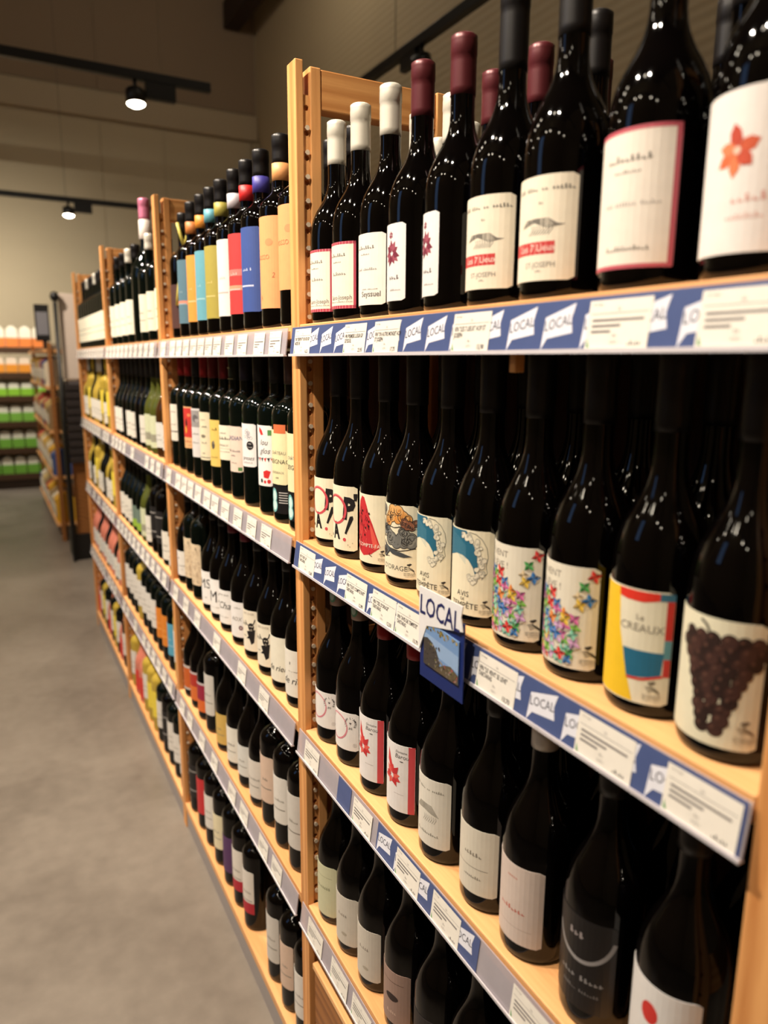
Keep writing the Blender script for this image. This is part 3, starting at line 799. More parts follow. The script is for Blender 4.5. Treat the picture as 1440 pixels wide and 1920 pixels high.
def concrete():
    m = bpy.data.materials.new('polished_concrete'); m.use_nodes = True
    nt = m.node_tree; N = nt.nodes; Lk = nt.links; b = N['Principled BSDF']
    tc = N.new('ShaderNodeTexCoord')
    n1 = N.new('ShaderNodeTexNoise'); n1.inputs['Scale'].default_value = 1.8; n1.inputs['Detail'].default_value = 6; n1.inputs['Roughness'].default_value = .6
    n2 = N.new('ShaderNodeTexNoise'); n2.inputs['Scale'].default_value = 22; n2.inputs['Detail'].default_value = 6
    Lk.new(tc.outputs['Object'], n1.inputs['Vector']); Lk.new(tc.outputs['Object'], n2.inputs['Vector'])
    ad = N.new('ShaderNodeMath'); ad.operation = 'MULTIPLY_ADD'; ad.inputs[1].default_value = .35
    Lk.new(n2.outputs['Fac'], ad.inputs[0]); Lk.new(n1.outputs['Fac'], ad.inputs[2])
    cr = N.new('ShaderNodeValToRGB')
    cr.color_ramp.elements[0].position = .45; cr.color_ramp.elements[0].color = lin((106, 97, 88))
    cr.color_ramp.elements[1].position = .95; cr.color_ramp.elements[1].color = lin((138, 128, 117))
    Lk.new(ad.outputs[0], cr.inputs[0]); Lk.new(cr.outputs[0], b.inputs['Base Color'])
    mr = N.new('ShaderNodeMapRange'); mr.inputs[3].default_value = .22; mr.inputs[4].default_value = .42
    Lk.new(n1.outputs['Fac'], mr.inputs[0]); Lk.new(mr.outputs[0], b.inputs['Roughness'])
    return m

def wall_paint(name, rgb, lines=0):
    m = bpy.data.materials.new(name); m.use_nodes = True
    nt = m.node_tree; N = nt.nodes; Lk = nt.links; b = N['Principled BSDF']
    b.inputs['Roughness'].default_value = .75
    tc = N.new('ShaderNodeTexCoord'); n1 = N.new('ShaderNodeTexNoise'); n1.inputs['Scale'].default_value = 1.2; n1.inputs['Detail'].default_value = 4
    Lk.new(tc.outputs['Object'], n1.inputs['Vector'])
    cr = N.new('ShaderNodeValToRGB'); c = lin(rgb)
    cr.color_ramp.elements[0].color = tuple(v * .9 for v in c[:3]) + (1,); cr.color_ramp.elements[1].color = c
    Lk.new(n1.outputs['Fac'], cr.inputs[0]); Lk.new(cr.outputs[0], b.inputs['Base Color'])
    if lines:
        sp = N.new('ShaderNodeSeparateXYZ'); Lk.new(tc.outputs['Object'], sp.inputs[0])
        mu = N.new('ShaderNodeMath'); mu.operation = 'MULTIPLY'; mu.inputs[1].default_value = lines * 2 * PI
        si = N.new('ShaderNodeMath'); si.operation = 'SINE'
        Lk.new(sp.outputs['Z'], mu.inputs[0]); Lk.new(mu.outputs[0], si.inputs[0])
        bp = N.new('ShaderNodeBump'); bp.inputs['Strength'].default_value = .25; bp.inputs['Distance'].default_value = .008
        Lk.new(si.outputs[0], bp.inputs['Height']); Lk.new(bp.outputs[0], b.inputs['Normal'])
    return m

W_FAR, W_RIGHT, CEIL = 10.0, 3.02, 6.6
M_WALL = wall_paint('wall_paint', (196, 180, 150))
M_CLAD = wall_paint('wall_cladding', (188, 170, 138), 16)
structure('floor', MB().box(-4.5, W_RIGHT, -2.5, W_FAR, -.06, 0), concrete(), label='grey polished concrete floor')
wf = structure('wall_far', MB().box(-4.5, W_RIGHT + .1, W_FAR, W_FAR + .1, 0, CEIL), M_WALL, label='beige panelled wall beyond the aisle')
# wall panels with recessed joints: children of the far wall
xs = [-4.5, -3.1, -1.7, -.3, 1.05, 1.80, W_RIGHT - .01]
for a, b in zip(xs, xs[1:]):
    MB().box(a + .0025, b - .0025, W_FAR - .012, W_FAR - .001, 0, 4.20, .003).build('wall_panel', M_WALL, wf)
    MB().box(a + .0025, b - .0025, W_FAR - .012, W_FAR - .001, 4.56, CEIL, .003).build('wall_panel', wall_paint('upper_wall_dark', (150, 128, 104)), wf)  # upper panels in a darker tone
tr = structure('trim_1', MB().box(-4.5, W_RIGHT - .01, W_FAR - .06, W_FAR - .0125, 4.24, 4.53, .01), wall_paint('beam_paint', (186, 168, 140)), label='horizontal beige beam on the far wall')
structure('wall_right', MB().box(W_RIGHT, W_RIGHT + .1, -2.5, W_FAR, 0, CEIL), M_CLAD, label='tall wall of ribbed beige cladding behind the wine shelves')
structure('wall_left', MB().box(-4.6, -4.5, -2.5, W_FAR, 0, CEIL), M_WALL, label='plain beige wall on the far side of the store')
structure('wall_back', MB().box(-4.6, W_RIGHT + .1, -2.6, -2.5, 0, CEIL), M_WALL, label='plain beige wall at the near end of the store')
def window():  # added out of view; panes glow to put blue reflections on the bottles
    w = structure('added_window', MB().box(-4.498, -4.44, 2.3, 3.5, 2.3, 2.36, .004).box(-4.498, -4.44, 2.3, 3.5, 4.24, 4.30, .004).box(-4.498, -4.44, 2.3, 2.36, 2.36, 4.24, .004).box(-4.498, -4.44, 3.44, 3.5, 2.36, 4.24, .004), mat((60, 60, 62), .5), label='unseen window added for blue reflections on the bottles')
    for k in range(2): MB().box(-4.49, -4.47, 2.365 + k * .55, 2.365 + k * .55 + .52, 2.365, 4.235).build('pane', mat((140, 180, 240), .2, emit=1.5), w)
window()
structure('ceiling', MB().box(-4.5, W_RIGHT + .1, -2.5, W_FAR + .1, CEIL, CEIL + .1), wall_paint('ceiling_paint', (120, 108, 92)))
structure('trim_2', MB().box(2.60, 2.80, 2.5, W_FAR - .04, 5.50, 5.80, .01), mat((44, 26, 16), .6), label='dark roof beam running into the far wall')
structure('trim_3', MB().box(W_RIGHT - .10, W_RIGHT - .012, W_FAR - .14, W_FAR - .035, 0, 4.2, .01), wall_paint('corner_post_paint', (176, 160, 132)))

# ================================================================== SHELF BAYS
TOPS = [1.4755, 1.137, .803, .460, .085]
POST_TOP, DEPTH, PW_ = 1.845, .285, .033
A_, B_, C_, D_, N_ = 1.111, 2.111, 3.111, 4.111, .2705   # far faces of the uprights
RAIL_H = .042
T_BOARD = .022

def hole_strip(x0, x1, y0, y1, z0, z1, yface):
    """perforated strip; holes open on both Y faces (shelf-pin holes)"""
    bm = bmesh.new(); ch = .0335; n = int((z1 - z0) / ch); xm = (x0 + x1) / 2; r = .0040; depth = .007
    for f, inn in ((y0, 1), (y1, -1)):
        for i in range(n):
            za = z0 + (z1 - z0) * i / n; zb = z0 + (z1 - z0) * (i + 1) / n; zm = (za + zb) / 2
            K_ = 16
            per = []
            for k in range(K_):
                a = 2 * PI * k / K_ + PI / 4
                c, s = math.cos(a), math.sin(a); q = 1 / max(abs(c), abs(s))
                per.append((xm + c * q * (x1 - x0) / 2, zm + s * q * (zb - za) / 2))
            P = [bm.verts.new((x, f, z)) for x, z in per]
            Q = [bm.verts.new((xm + r * math.cos(2 * PI * k / K_ + PI / 4), f, zm + r * math.sin(2 * PI * k / K_ + PI / 4))) for k in range(K_)]
            Rr = [bm.verts.new((v.co.x, f + inn * depth, v.co.z)) for v in Q]
            for k in range(K_):
                k2 = (k + 1) % K_
                bm.faces.new((P[k], P[k2], Q[k2], Q[k])); bm.faces.new((Q[k], Q[k2], Rr[k2], Rr[k]))
            bm.faces.new(Rr)
    for z in (z0, z1):
        bm.faces.new([bm.verts.new(p) for p in ((x0, y0, z), (x1, y0, z), (x1, y1, z), (x0, y1, z))])
    bmesh.ops.recalc_face_normals(bm, faces=bm.faces[:])
    b = MB(); b.bm.free(); b.bm = bm
    return b

def upright(root, yf, y0):
    """ladder frame whose far face is at yf; y0 = root Y"""
    a, b = yf - PW_ - y0, yf - y0
    up = MB().box(0, .0125, a, b, 0, POST_TOP, .0015).build('upright', WOOD_Z, root)
    hole_strip(.0128, .0232, a + .004, b - .004, .03, POST_TOP - .045, 0).build('pin_hole_strip', WOOD_Z, up)
    pb = MB()
    rim_bm = bmesh.new()
    z = .0468
    while z < POST_TOP - .06:
        r_ = bmesh.ops.create_cone(rim_bm, cap_ends=True, segments=10, radius1=.0036, radius2=.0030, depth=.006)
        for v in r_['verts']: v.co = Vector((.0180 + v.co.x, a + .0025 + v.co.z, z + v.co.y))
        z += .0335
    pb.bm.free(); pb.bm = rim_bm
    po = pb.build('lit_hole_rims', mat((226, 206, 180), .4), up, kind='stuff')  # pale plugs stand in for light caught on the hole rims
    MB().box(.0235, .0410, a + .001, b - .001, 0, POST_TOP - .006, .002).build('inner_stile', WOOD_Z, up)
    MB().box(DEPTH - .045, DEPTH, a, b, 0, POST_TOP - .006, .002).build('rear_stile', WOOD_Z, up)
    for z0, z1 in ((POST_TOP - .062, POST_TOP - .007), (.9, .96), (.01, .07)):
        MB().box(.0413, DEPTH - .0455, a + .003, b - .003, z0, z1, .002).build('crossbar', WOOD_X, up)
    return up

M_SHADE_BACK = wood('shade_dark_board', 'Z', (92, 62, 40), (70, 46, 30), 1, .7)  # dark tone stands in for the shade inside the shelves
def bay(name, label, ya, yb, far_uprights, shelves, rail_span):
    """inner span yb..ya (yb nearer), shelves = indices"""
    y0 = (ya + yb) / 2
    t = thing('shelf_bay', label, 'shelf', (0, y0, 0))
    for u in far_uprights: upright(t, u, y0)
    boards = {}
    for i in shelves:
        z = TOPS[i]
        bd = MB().box(.0005, DEPTH + .004, yb + .0008 - y0, ya - .0008 - y0, z - T_BOARD, z, .0015).build('shelf_board', WOOD_Y, t)
        boards[i] = (bd, y0)
        if i == 4: continue
        lo, hi = rail_span[0] - y0, rail_span[1] - y0
        xt, xb = -.0025, -.0075
        zt, zb = z - .004, z - .004 - RAIL_H
        prof = [(xt, zt), (xt - .0012, zt), (xb - .0016, zb + .002), (xb - .0016, zb), (xb, zb)]
        rl = MB().prism(prof, 'Y', lo, hi).build('price_rail', M_RAIL, bd)
        MB().prism([(xb + .001, zb - .0015), (xb - .0042, zb - .0015), (xb - .0042, zb + .0022), (xb - .0030, zb + .0022), (xb - .0030, zb), (xb + .001, zb)], 'Y', lo, hi).build('rail_lip', M_LIP, bd)
        boards[i] = (bd, y0)
    MB().box(DEPTH + .006, DEPTH + .018, yb - y0 - .012, ya - y0 + .012, .02, TOPS[0] - .03).build('light_stop_panel', M_SHADE_BACK, t)  # added panel, keeps light from entering behind the bottles
    if 4 in shelves:
        MB().box(.004, .018, yb - y0 + .001, ya - y0 - .001, 0, TOPS[4] - T_BOARD - .001).build('plinth', mat((150, 142, 140), .5), t)
    return t, boards

bay1, bd1 = bay('bay', 'wooden shelf bay with blue LOCAL strips on its price rails', A_ - PW_, N_, [A_, N_], [0, 1, 2, 3], (N_ - .0, A_ - .016))
bay2, bd2 = bay('bay', 'wooden shelf bay topped by bottles in orange, blue, red and peach labels', B_ - PW_, A_, [B_], [0, 1, 2, 3, 4], (A_ + .004, B_ - .016))
bay3, bd3 = bay('bay', 'second-last wooden shelf bay, white-label tall bottles on its top board', C_ - PW_, B_, [C_], [0, 1, 2, 3, 4], (B_ + .004, C_ - .016))
bay4, bd4 = bay('bay', 'last wooden shelf bay of the row, beside the dark slatted display', D_ - PW_, C_, [D_], [0, 1, 2, 3, 4], (C_ + .004, D_ - .016))
# wooden cleat under the top board of the near bay
MB().box(.001, .012, .549 - (A_ - PW_ + N_) / 2, .558 - (A_ - PW_ + N_) / 2, TOPS[0] - .064, TOPS[0] - T_BOARD - .0008, .001).build('support_cleat', WOOD_Z, bay1)

# ---- rail surface mapping: s to the reader's right (towards -Y), t up from rail bottom
def rail_map(y, z, y0, base=0.0, off=.0004, yaw=0.0):
    xt, xb = -.0037, -.0091
    zt, zb = z - .004, z - .004 - RAIL_H
    def fn(s, t, layer):
        f = t / RAIL_H
        return (xb + (xt - xb) * f - off - layer * .00012 - .0003, y - s - y0, zb + t + base)
    return fn

# blue strips with LOCAL flags on the near bay
def flag_shape(P, s, layer=2, text=True):
    P.poly((226, 226, 236), [(s, .0015), (s + .0018, .0285), (s + .037, .0385), (s + .0338, .0265), (s + .0366, .0150), (s + .0068, .0110)], layer)
    if text: P.text((52, 52, 70), 'LOCAL', s + .0178, .0232, .0122, layer + 1, rot=.16, sx=.86, shear=.1)
M_FLAGW = (226, 226, 236)
def blue_strip(bd, y0, i, ya, yb, phase):
    z = TOPS[i]
    P = Print(); w = ya - yb
    P.rect((74, 88, 134), 0, w, .0015, RAIL_H - .0005, 1)
    base = P.mesh('blue_strip', rail_map(ya, z, y0), None, .35)
    bs = new_obj('blue_strip', base, bd)
    Q = Print(); y = phase
    while y > yb + .012:
        if y < ya - .002 and y - .037 > yb: flag_shape(Q, ya - y)
        y -= .0475
    new_obj('local_flags', Q.mesh('local_flags', rail_map(ya, z, y0), None, .45), bs)
for i, ph in ((0, 1.0725), (1, 1.067)):
    bd, y0 = bd1[i]
    blue_strip(bd, y0, i, A_ - .018, N_ + .002, ph)
bd, y0 = bd1[2]
blue_strip(bd, y0, 2, .93, .885, .928); blue_strip(bd, y0, 2, .80, .56, .797)

# price tickets: separate things clipped into the rails
def ticket(i, ya, w, label, lines=(), price=None, group=None, readable=True, h=.0385, off=.0012, tilt=0.0):
    z = TOPS[i]
    zc = z - .004 - RAIL_H
    t = thing('price_ticket', label, 'price tag', (0, ya - w / 2, zc), 0, group)
    key = (w, tuple(lines), price, readable)
    if key not in _tick:
        P = Print(); P.rect((234, 228, 218), -w / 2, w / 2, .0012, h, 1)
        xt, xb = -.0037, -.0091
        def fn(s, tt, layer):
            f = tt / RAIL_H
            return (xb + (xt - xb) * f - off - layer * .00012, -s, tt)
        card = P.mesh('card', fn, None, .5)
        Q = Print(); ink = (40, 38, 44); g = (140, 134, 134)
        k = w / .063
        Q.line((110, 106, 110), [(-w * .46, h * .735), (w * .46, h * .735)], .0004, 2)
        Q.text(g, 'vin rouge', -w * .36, h * .92, .0026, 2); Q.text(g, '56', 0, h * .81, .0034, 2)
        for j, l in enumerate(lines):
            Q.text(ink, l, -w * .45, h * (.60 - j * .155), .0066, 2, bold=.02, ax='LEFT', sx=.70)
        if not lines:
            for j, (a, b) in enumerate(((-.42, .40), (-.42, .05), (-.42, -.1))):
                Q.rect((120, 114, 114), w * a, w * b, h * (.58 - j * .11), h * (.63 - j * .11), 2)
        Q.text(g, 'Bio', -w * .02, h * .30, .0034, 2); Q.text(g, '0,75 l', -w * .02, h * .17, .0034, 2)
        Q.poly((90, 150, 90), [(-w * .47, .003), (-w * .42, .003), (-w * .47, .010)], 2)
        Q.text(ink, price or '00,00', w * .30, h * .14, .0066 if price else .0058, 2, bold=.02, sx=.85)
        _tick[key] = (card, Q.mesh('printed_text', fn, None, .5))
    c, q = _tick[key]
    co = new_obj('card', c, t); new_obj('printed_text', q, co)
    return t
_tick = {}
TW = .063
for ya, lines, price, lab in (
    (1.078, ('VIN "SERPENT" ROUGE IGP', 'ARDECHE'), '16,55', 'white price ticket at the upright end of the top blue strip'),
    (.900, ('VIN PREMIERE LUEUR IGP', 'SEYSSUEL'), '23,95', 'white price ticket below the pink-edged label second from the upright'),
    (.815, ('VIN "UN AUTRE MONDE" AOP', 'ST JOSEPH'), '17,75', 'white price ticket below the white-capped bottle with plain white label'),
    (.641, ('VIN "LES 7 LIEUX" AOP ST', 'JOSEPH'), '15,90', 'white price ticket below the red-striped labels'),
    (.449, (), None, 'white price ticket below the bottle with the large pink-edged label'),
    (.345, (), None, 'white price ticket below the bottle with the orange flower label')):
    ticket(0, ya, TW, lab, lines, price)
for ya, lines, price, lab in (
    (1.073, ('VIN "HOP LA"', 'TARTARAS'), '12,80', 'white price ticket below the two brush-lettered bottles'),
    (.897, ('VIN "TOUT COMPTE FAIT"', 'TARTARAS'), '12,90', 'white price ticket below the red wedge label'),
    (.817, ('VIN "CIEL D\'ORAGE"', 'TARTARAS'), '12,50', "white price ticket below the orange and grey cloud label"),
    (.752, ('VIN "AVIS DE TEMPETE"', 'TARTARAS'), '13,70', 'white price ticket touching the hanging card, below the teal wave label'),
    (.579, ('VIN "LE VENT SE LEVE"', 'TARTARAS'), '13,70', 'white price ticket below the pinwheel label bottles'),
    (.432, (), None, 'white price ticket below the red, yellow and blue mosaic label bottle'),
    (.338, (), None, 'white price ticket below the bottle with the grape bunch label')):
    ticket(1, ya, TW, lab, lines, price)
for ya in (1.062, .875, .745, .655, .500, .420, .345):
    ticket(2, ya, TW - .004, 'white price ticket on the rail under the shelf of pink leaf label bottles', (), None, 'price tickets on the third rail of the bay with blue strips')
for ya in (1.060, .960, .880, .80, .70, .6, .5, .4):
    ticket(3, ya, TW, 'white price ticket on the lowest rail of the bay with blue strips', (), None, 'price tickets on the lowest rail of the bay with blue strips')
rail_names = ['top', 'second', 'third', 'fourth', 'lowest']
for nm, y_near, y_far, dens in (('the bay topped by colourful labels', A_, B_, 0), ('the second-last bay', B_, C_, 1), ('the last bay', C_, D_, 2)):
    for i in range(5):
        if i == 4 : continue
        random.seed(i * 13 + int(y_near * 10))
        if dens == 0 and i == 0: ys = [1.192, 1.272, 1.368, 1.45, 1.535, 1.60, 1.665, 1.73, 1.80, 1.87, 1.94, 2.05]
        elif dens == 0 and i == 1: ys = [1.262, 1.345, 1.432, 1.52, 1.60, 1.665, 1.745, 1.82, 1.885, 1.95, 2.06]
        elif dens == 0 and i == 2: ys = [1.30, 1.44, 1.63, 1.81, 1.93, 2.05]
        elif dens == 0 and i == 3: ys = [1.25, 1.33, 1.46, 1.55, 1.70, 1.82, 1.95, 2.04]
        else: ys = [y_near + .09 + k * .085 for k in range(11) if random.random() < .85]
        for y in ys:
            ticket(i, y, .055, 'white price ticket on the %s rail of %s' % (rail_names[i], nm), (), None, 'price tickets on the %s rail of %s' % (rail_names[i], nm))

# hanging LOCAL card clipped to the second rail
def local_card():
    ya, w = .672, .086
    zt = CAM_H - .244; zb = CAM_H - .352
    t = thing('shelf_talker', 'hanging card with white LOCAL flag, vineyard photo and dark blue backing', 'sign', (-.0205, ya - w / 2, zb))
    H = zt - zb
    pts_blue = [(-w / 2 + .001, 0), (w / 2, .0045), (w / 2, .088), (-w / 2 + .001, .060)]
    def slab(pts, x0, x1, name, m, par):
        b = MB(); A = [b.bm.verts.new((x0, -s, z)) for s, z in pts]; B = [b.bm.verts.new((x1, -s, z)) for s, z in pts]
        b.bm.faces.new(A); b.bm.faces.new(B[::-1])
        for k in range(len(pts)): b.bm.faces.new((A[k], B[k], B[(k + 1) % len(pts)], A[(k + 1) % len(pts)]))
        return b.build(name, m, par)
    slab([(-w / 2, 0.002), (w / 2, 0.002), (w / 2, .090), (-w / 2, .090)], 0, .0012, 'blue_backing', mat((24, 42, 104), .35), t)
    fl = slab([(-w / 2, .0325), (-w / 2 - .0005, H), (w / 2 - .001, H + .001), (w / 2 - .004, .096), (w / 2, .082), (-w / 2 + .016, .066)], -.0022, -.001, 'local_flag', mat((236, 234, 236), .4), t)
    P = Print(); P.text((28, 34, 92), 'LOCAL', -.0025, .0880, .0315, 1, sx=.80, rot=.02, bold=.012, shear=.08)
    new_obj('lettering', P.mesh('lettering', lambda s, tt, l: (-.0025, -s, tt)), fl)
    a0, a1, b0, b1 = -.033, .036, .0205, .0725
    ph = slab([(a0, b0), (a1, b0), (a1, b1 - .004), (a0 + .004, b1)], -.0016, -.0004, 'vineyard_photo', mat((118, 152, 200), .3), t)
    P = Print()
    P.poly((148, 176, 214), [(a0, .040), (a1, .034), (a1, .052), (a0, .058)], 1)
    random.seed(5)
    P.poly((72, 66, 62), [(a0, b0), (a0 + .03, b0), (a0 + .034, .032), (a0 + .026, .044), (a0 + .018, .050), (a0 + .008, .053), (a0, .051)], 2)
    P.poly((96, 84, 66), [(a0 + .02, b0), (a1, b0), (a1, .031), (a1 - .014, .036), (a1 - .026, .033)], 3)
    for j in range(70):
        s = random.uniform(a0 + .001, a1 - .001); t0 = random.uniform(b0 + .001, .048 if s < 0 else .034)
        P.disc(random.choice([(110, 100, 92), (54, 50, 48), (150, 140, 130), (170, 90, 90) if s > .0 else (60, 66, 58), (120, 116, 70)]), s, t0, random.uniform(.0006, .0017), 4 + j % 3, 7)
    for j in range(36):
        s = random.uniform(a0 + .004, a1 - .001); P.disc(random.choice([(150, 132, 70), (110, 100, 60), (180, 160, 96)]), s, random.uniform(.062, .0685), random.uniform(.0008, .002), 4 + j % 3, 7)
    new_obj('photo_print', P.mesh('photo_print', lambda s, tt, l: (-.0016 - .00006 * l, -s, tt), None, .3), ph)
    MB().box(.0013, .0100, -.008, .008, .060, .0635).build('clip', M_LIP, t)
local_card()

# ================================================================== BOTTLES, NEAR BAY
MAROON = (92, 34, 40); WHITECAP = (226, 220, 206); BLACKCAP = (24, 21, 22); REDCAP = (150, 22, 26)
XC = .0455
Y_HI, Y_LO = A_ - PW_, N_
# top shelf
top1 = [
 (1.064, 'pinkborder', WHITECAP, 0, 'white-capped bottle with pink-edged label, tucked against the tall upright'),
 (.976, 'pinkborder', WHITECAP, 0, 'white-capped bottle with pink-edged label, second from the tall upright'),
 (.876, 'seyssuel', WHITECAP, 0, 'white-capped bottle with plain white label beside the pink-edged ones'),
 (.800, 'star', MAROON, -.42, 'bottle with dark red star label and maroon capsule beside the white-capped bottles'),
 (.714, 'star', MAROON, -.60, 'bottle with dark red star label and maroon capsule beside the red-striped labels'),
 (.630, 'lieux', BLACKCAP, 0, 'bottle with red stripe on cream label, beside the star label bottle'),
 (.542, 'lieux', BLACKCAP, 0, 'bottle with red stripe on cream label, beside the large pink-edged label'),
 (.440, 'pinkborder2', BLACKCAP, 0, 'bottle with large pink-edged cream label between red stripe and orange flower labels'),
 (.343, 'flower', BLACKCAP, 0, 'bottle with orange flower on a large white label'),
]
for y, (o, lab, cap, rot, txt) in zip(spread([q[0] for q in top1], .0395, Y_HI - .0405, Y_LO + .0405), top1):
    bottle('rhone2' if cap == BLACKCAP else 'rhone', XC + random.uniform(-.001, .002), y, TOPS[0], txt, G_BLACK, cap, lab, rot)
random.seed(31)
for row, x in ((1, .132), (2, .218)):
    for k in range(9):
        cap = [WHITECAP, WHITECAP, WHITECAP, MAROON, MAROON, BLACKCAP, BLACKCAP, BLACKCAP, BLACKCAP][k]
        cn = {WHITECAP: 'white', MAROON: 'maroon', BLACKCAP: 'black'}[cap]
        bottle('rhone', x, 1.035 - k * .0855, TOPS[0], '%s-capped bottle in the %s row, top board above the blue strips' % (cn, ('', 'second', 'rear')[row]),
               G_BLACK, cap, None, 0, '%s-capped bottles in the %s row of the near top board' % (cn, ('', 'second', 'rear')[row]), seg=24)
# second shelf
mid = [
 (1.041, 'hopla', 'dark bottle with brush-lettered black and pink label, tucked against the upright'),
 (.973, 'hopla', 'dark bottle with brush-lettered black and pink label beside the red wedge'),
 (.878, 'compte', 'dark bottle with a red veined wedge drawn on its cream label'),
 (.811, 'orage', "dark bottle with orange and grey clouds on its label"),
 (.736, 'avis', 'dark bottle with teal wave label beside the cloud label'),
 (.653, 'avis', 'dark bottle with teal wave label behind the hanging LOCAL card'),
 (.578, 'vent', 'dark bottle with coloured pinwheels on its label, beside the teal wave label'),
 (.491, 'vent', 'dark bottle with coloured pinwheels on its label, beside the mosaic label'),
 (.418, 'mosaic', 'dark bottle with red, yellow and blue mosaic label'),
 (.333, 'grape', 'dark bottle with a bunch of black grapes on its pale label'),
]
random.seed(2)
for y, (o, lab, txt) in zip(spread([q[0] for q in mid], .0385, Y_HI - .0395, Y_LO + .0395), mid):
    bottle('burg', XC + random.uniform(-.001, .003), y, TOPS[1], txt, G_BLACK, BLACKCAP, lab, random.uniform(-.04, .04), seg=48)
third = [
 (1.049, 'syrah', (176, 150, 138), 'bottle with pink ring and circle of small letters on its label, against the upright'),
 (.962, 'syrah', (176, 150, 138), 'bottle with pink ring and circle of small letters, beside the red leaf label'),
 (.873, 'barou', REDCAP, 'red-capped bottle with red leaf label beside the pink ring label'),
 (.789, 'barou', REDCAP, 'red-capped bottle with red leaf label beside the sketch label'),
 (.704, 'sketch', BLACKCAP, 'bottle with tall grey sketch label beside the red leaf bottles'),
 (.610, 'sketch_b', BLACKCAP, 'bottle with short cream label beside the blush pink label'),
 (.530, 'blush', (224, 216, 208), 'bottle with blush pink label and white capsule'),
 (.436, 'black_arc', BLACKCAP, 'bottle with black label and silver arc'),
 (.346, 'red_patch', BLACKCAP, 'bottle with white label and red spot beside the near upright'),
]
def green_seal(t, S):
    R, zs, zn, rn, H, k0, k1, cl = S
    P = Print(); P.disc((110, 160, 130), .004, H - .050, .0075, 1, 18, .0105); P.disc((186, 206, 190), .004, H - .050, .0045, 2, 14, .007)
    new_obj('green_seal', P.mesh('green_seal', cyl_map(rn + .0007, 0), .002), t)
for y, (o, lab, cap, txt) in zip(spread([q[0] for q in third], .0385, Y_HI - .0395, Y_LO + .0395), third):
    bottle('burg', XC + random.uniform(-.001, .002), y, TOPS[2], txt, G_BLACK, cap, lab, random.uniform(-.03, .03), seg=40, extra=green_seal if lab == 'syrah' else None)
low = [
 (1.043, 'sage', BLACKCAP, 'bottle with sage green label on the lowest board of the bay with blue strips'),
 (.960, 'plain_s', BLACKCAP, 'bottle with greyish label beside the sage label'),
 (.880, 'plain_s', BLACKCAP, 'bottle with greyish label beside the mauve label'),
 (.792, 'mauve', BLACKCAP, 'bottle with brownish mauve label on the lowest board'),
 (.705, 'dark_lab', BLACKCAP, 'bottle with dark label beside the mauve label'),
 (.620, 'dark_lab', (150, 130, 90), 'gold-capped bottle with dark label on the lowest board'),
 (.535, 'dark_lab', BLACKCAP, 'dark label bottle between the gold-capped bottle and the near upright'),
 (.450, 'dark_lab', BLACKCAP, 'dark label bottle second from the near upright on the lowest board'),
 (.365, 'dark_lab', BLACKCAP, 'dark label bottle against the near upright on the lowest board'),
]
for y, (o, lab, cap, txt) in zip(spread([q[0] for q in low], .0385, Y_HI - .0395, Y_LO + .0395), low):
    bottle('burg', XC, y, TOPS[3], txt, G_BLACK, cap, lab, random.uniform(-.03, .03), seg=32)
for i, word in ((1, 'second'), (2, 'third'), (3, 'lowest')):
    for k in range(9):
        bottle('burg', .132, 1.033 - k * .0865, TOPS[i], 'dark bottle in the back row of the %s board, bay with blue strips' % word if i > 1 else 'dark bottle in the back row behind the pinwheel and wave labels',
               G_BLACK, BLACKCAP, None, 0, 'back row bottles on the %s board of the near bay' % word, seg=24)

# crate under the near bay
def crate():
    y0, y1, x0, x1, z1 = N_ + .02, A_ - PW_ - .012, .006, .262, .335
    t = thing('wooden_crate', 'brown wooden crate on the floor under the lowest board', 'crate', (x0, (y0 + y1) / 2, 0))
    h = (y1 - y0) / 2; d = x1 - x0
    zs = [0, .105, .215, z1]
    for a, b in zip(zs, zs[1:]):
        MB().box(0, .014, -h, h, a + .002, b - .002, .0015).build('front_slat', WOOD_DK, t)
        MB().box(d - .014, d, -h, h, a + .002, b - .002, .0015).build('back_slat', WOOD_DK, t)
        for s in (-1, 1):
            MB().box(.0145, d - .0145, min(s * h, s * (h - .014)), max(s * h, s * (h - .014)), a + .002, b - .002, .0015).build('end_slat', WOOD_DK, t)
    MB().box(.0145, d - .0145, -h + .0145, h - .0145, .004, .014).build('bottom_board', WOOD_DK, t)
    MB().box(-.004, .016, -h, h, z1, z1 + .012, .002).build('top_rim', WOOD_Y, t)
crate()

# ================================================================== BOTTLES, SECOND BAY
Y2H, Y2L = B_ - PW_, A_
P2 = 'in the bay topped by colourful labels'
def collar(col, cap2=None):
    def f(t, S):
        R, zs, zn, rn, H, k0, k1, cl = S
        z0, z1 = H - .074, H - .046
        key = ('collar', col)
        if key not in _body:
            _body[key] = MB().lathe([(rn + .0003, z0), (rn + .0014, z0 + .0003), (rn + .0014, z1), (rn + .0003, z1 + .0003)], 24).mesh('neck_collar', mat(col, .5), True)
        new_obj('neck_collar', _body[key], t)
    return f
tops2 = [
 (1.876, 'w_blueg', (196, 120, 60), 'grey-blue'), (1.784, 'w_orange', (222, 140, 50), 'orange'), (1.704, 'w_lblue', (96, 160, 176), 'pale blue'),
 (1.622, 'w_olive', (168, 156, 70), 'olive'), (1.526, 'w_white', (214, 206, 214), 'white'), (1.448, 'w_red', (206, 34, 36), 'red'),
 (1.366, 'w_blue', (66, 60, 150), 'dark blue'), (1.262, 'w_peach', (226, 160, 100), 'peach')]
ys = spread([q[0] for q in tops2], .0388, 1.93, Y2L + .09)
for y, (o, lab, cc, cn) in zip(ys, tops2):
    bottle('tall', XC, y, TOPS[0], 'tall black bottle with a full-height %s label and matching neck band' % cn, G_BLACK, BLACKCAP, lab, 0, extra=collar(cc), seg=32)
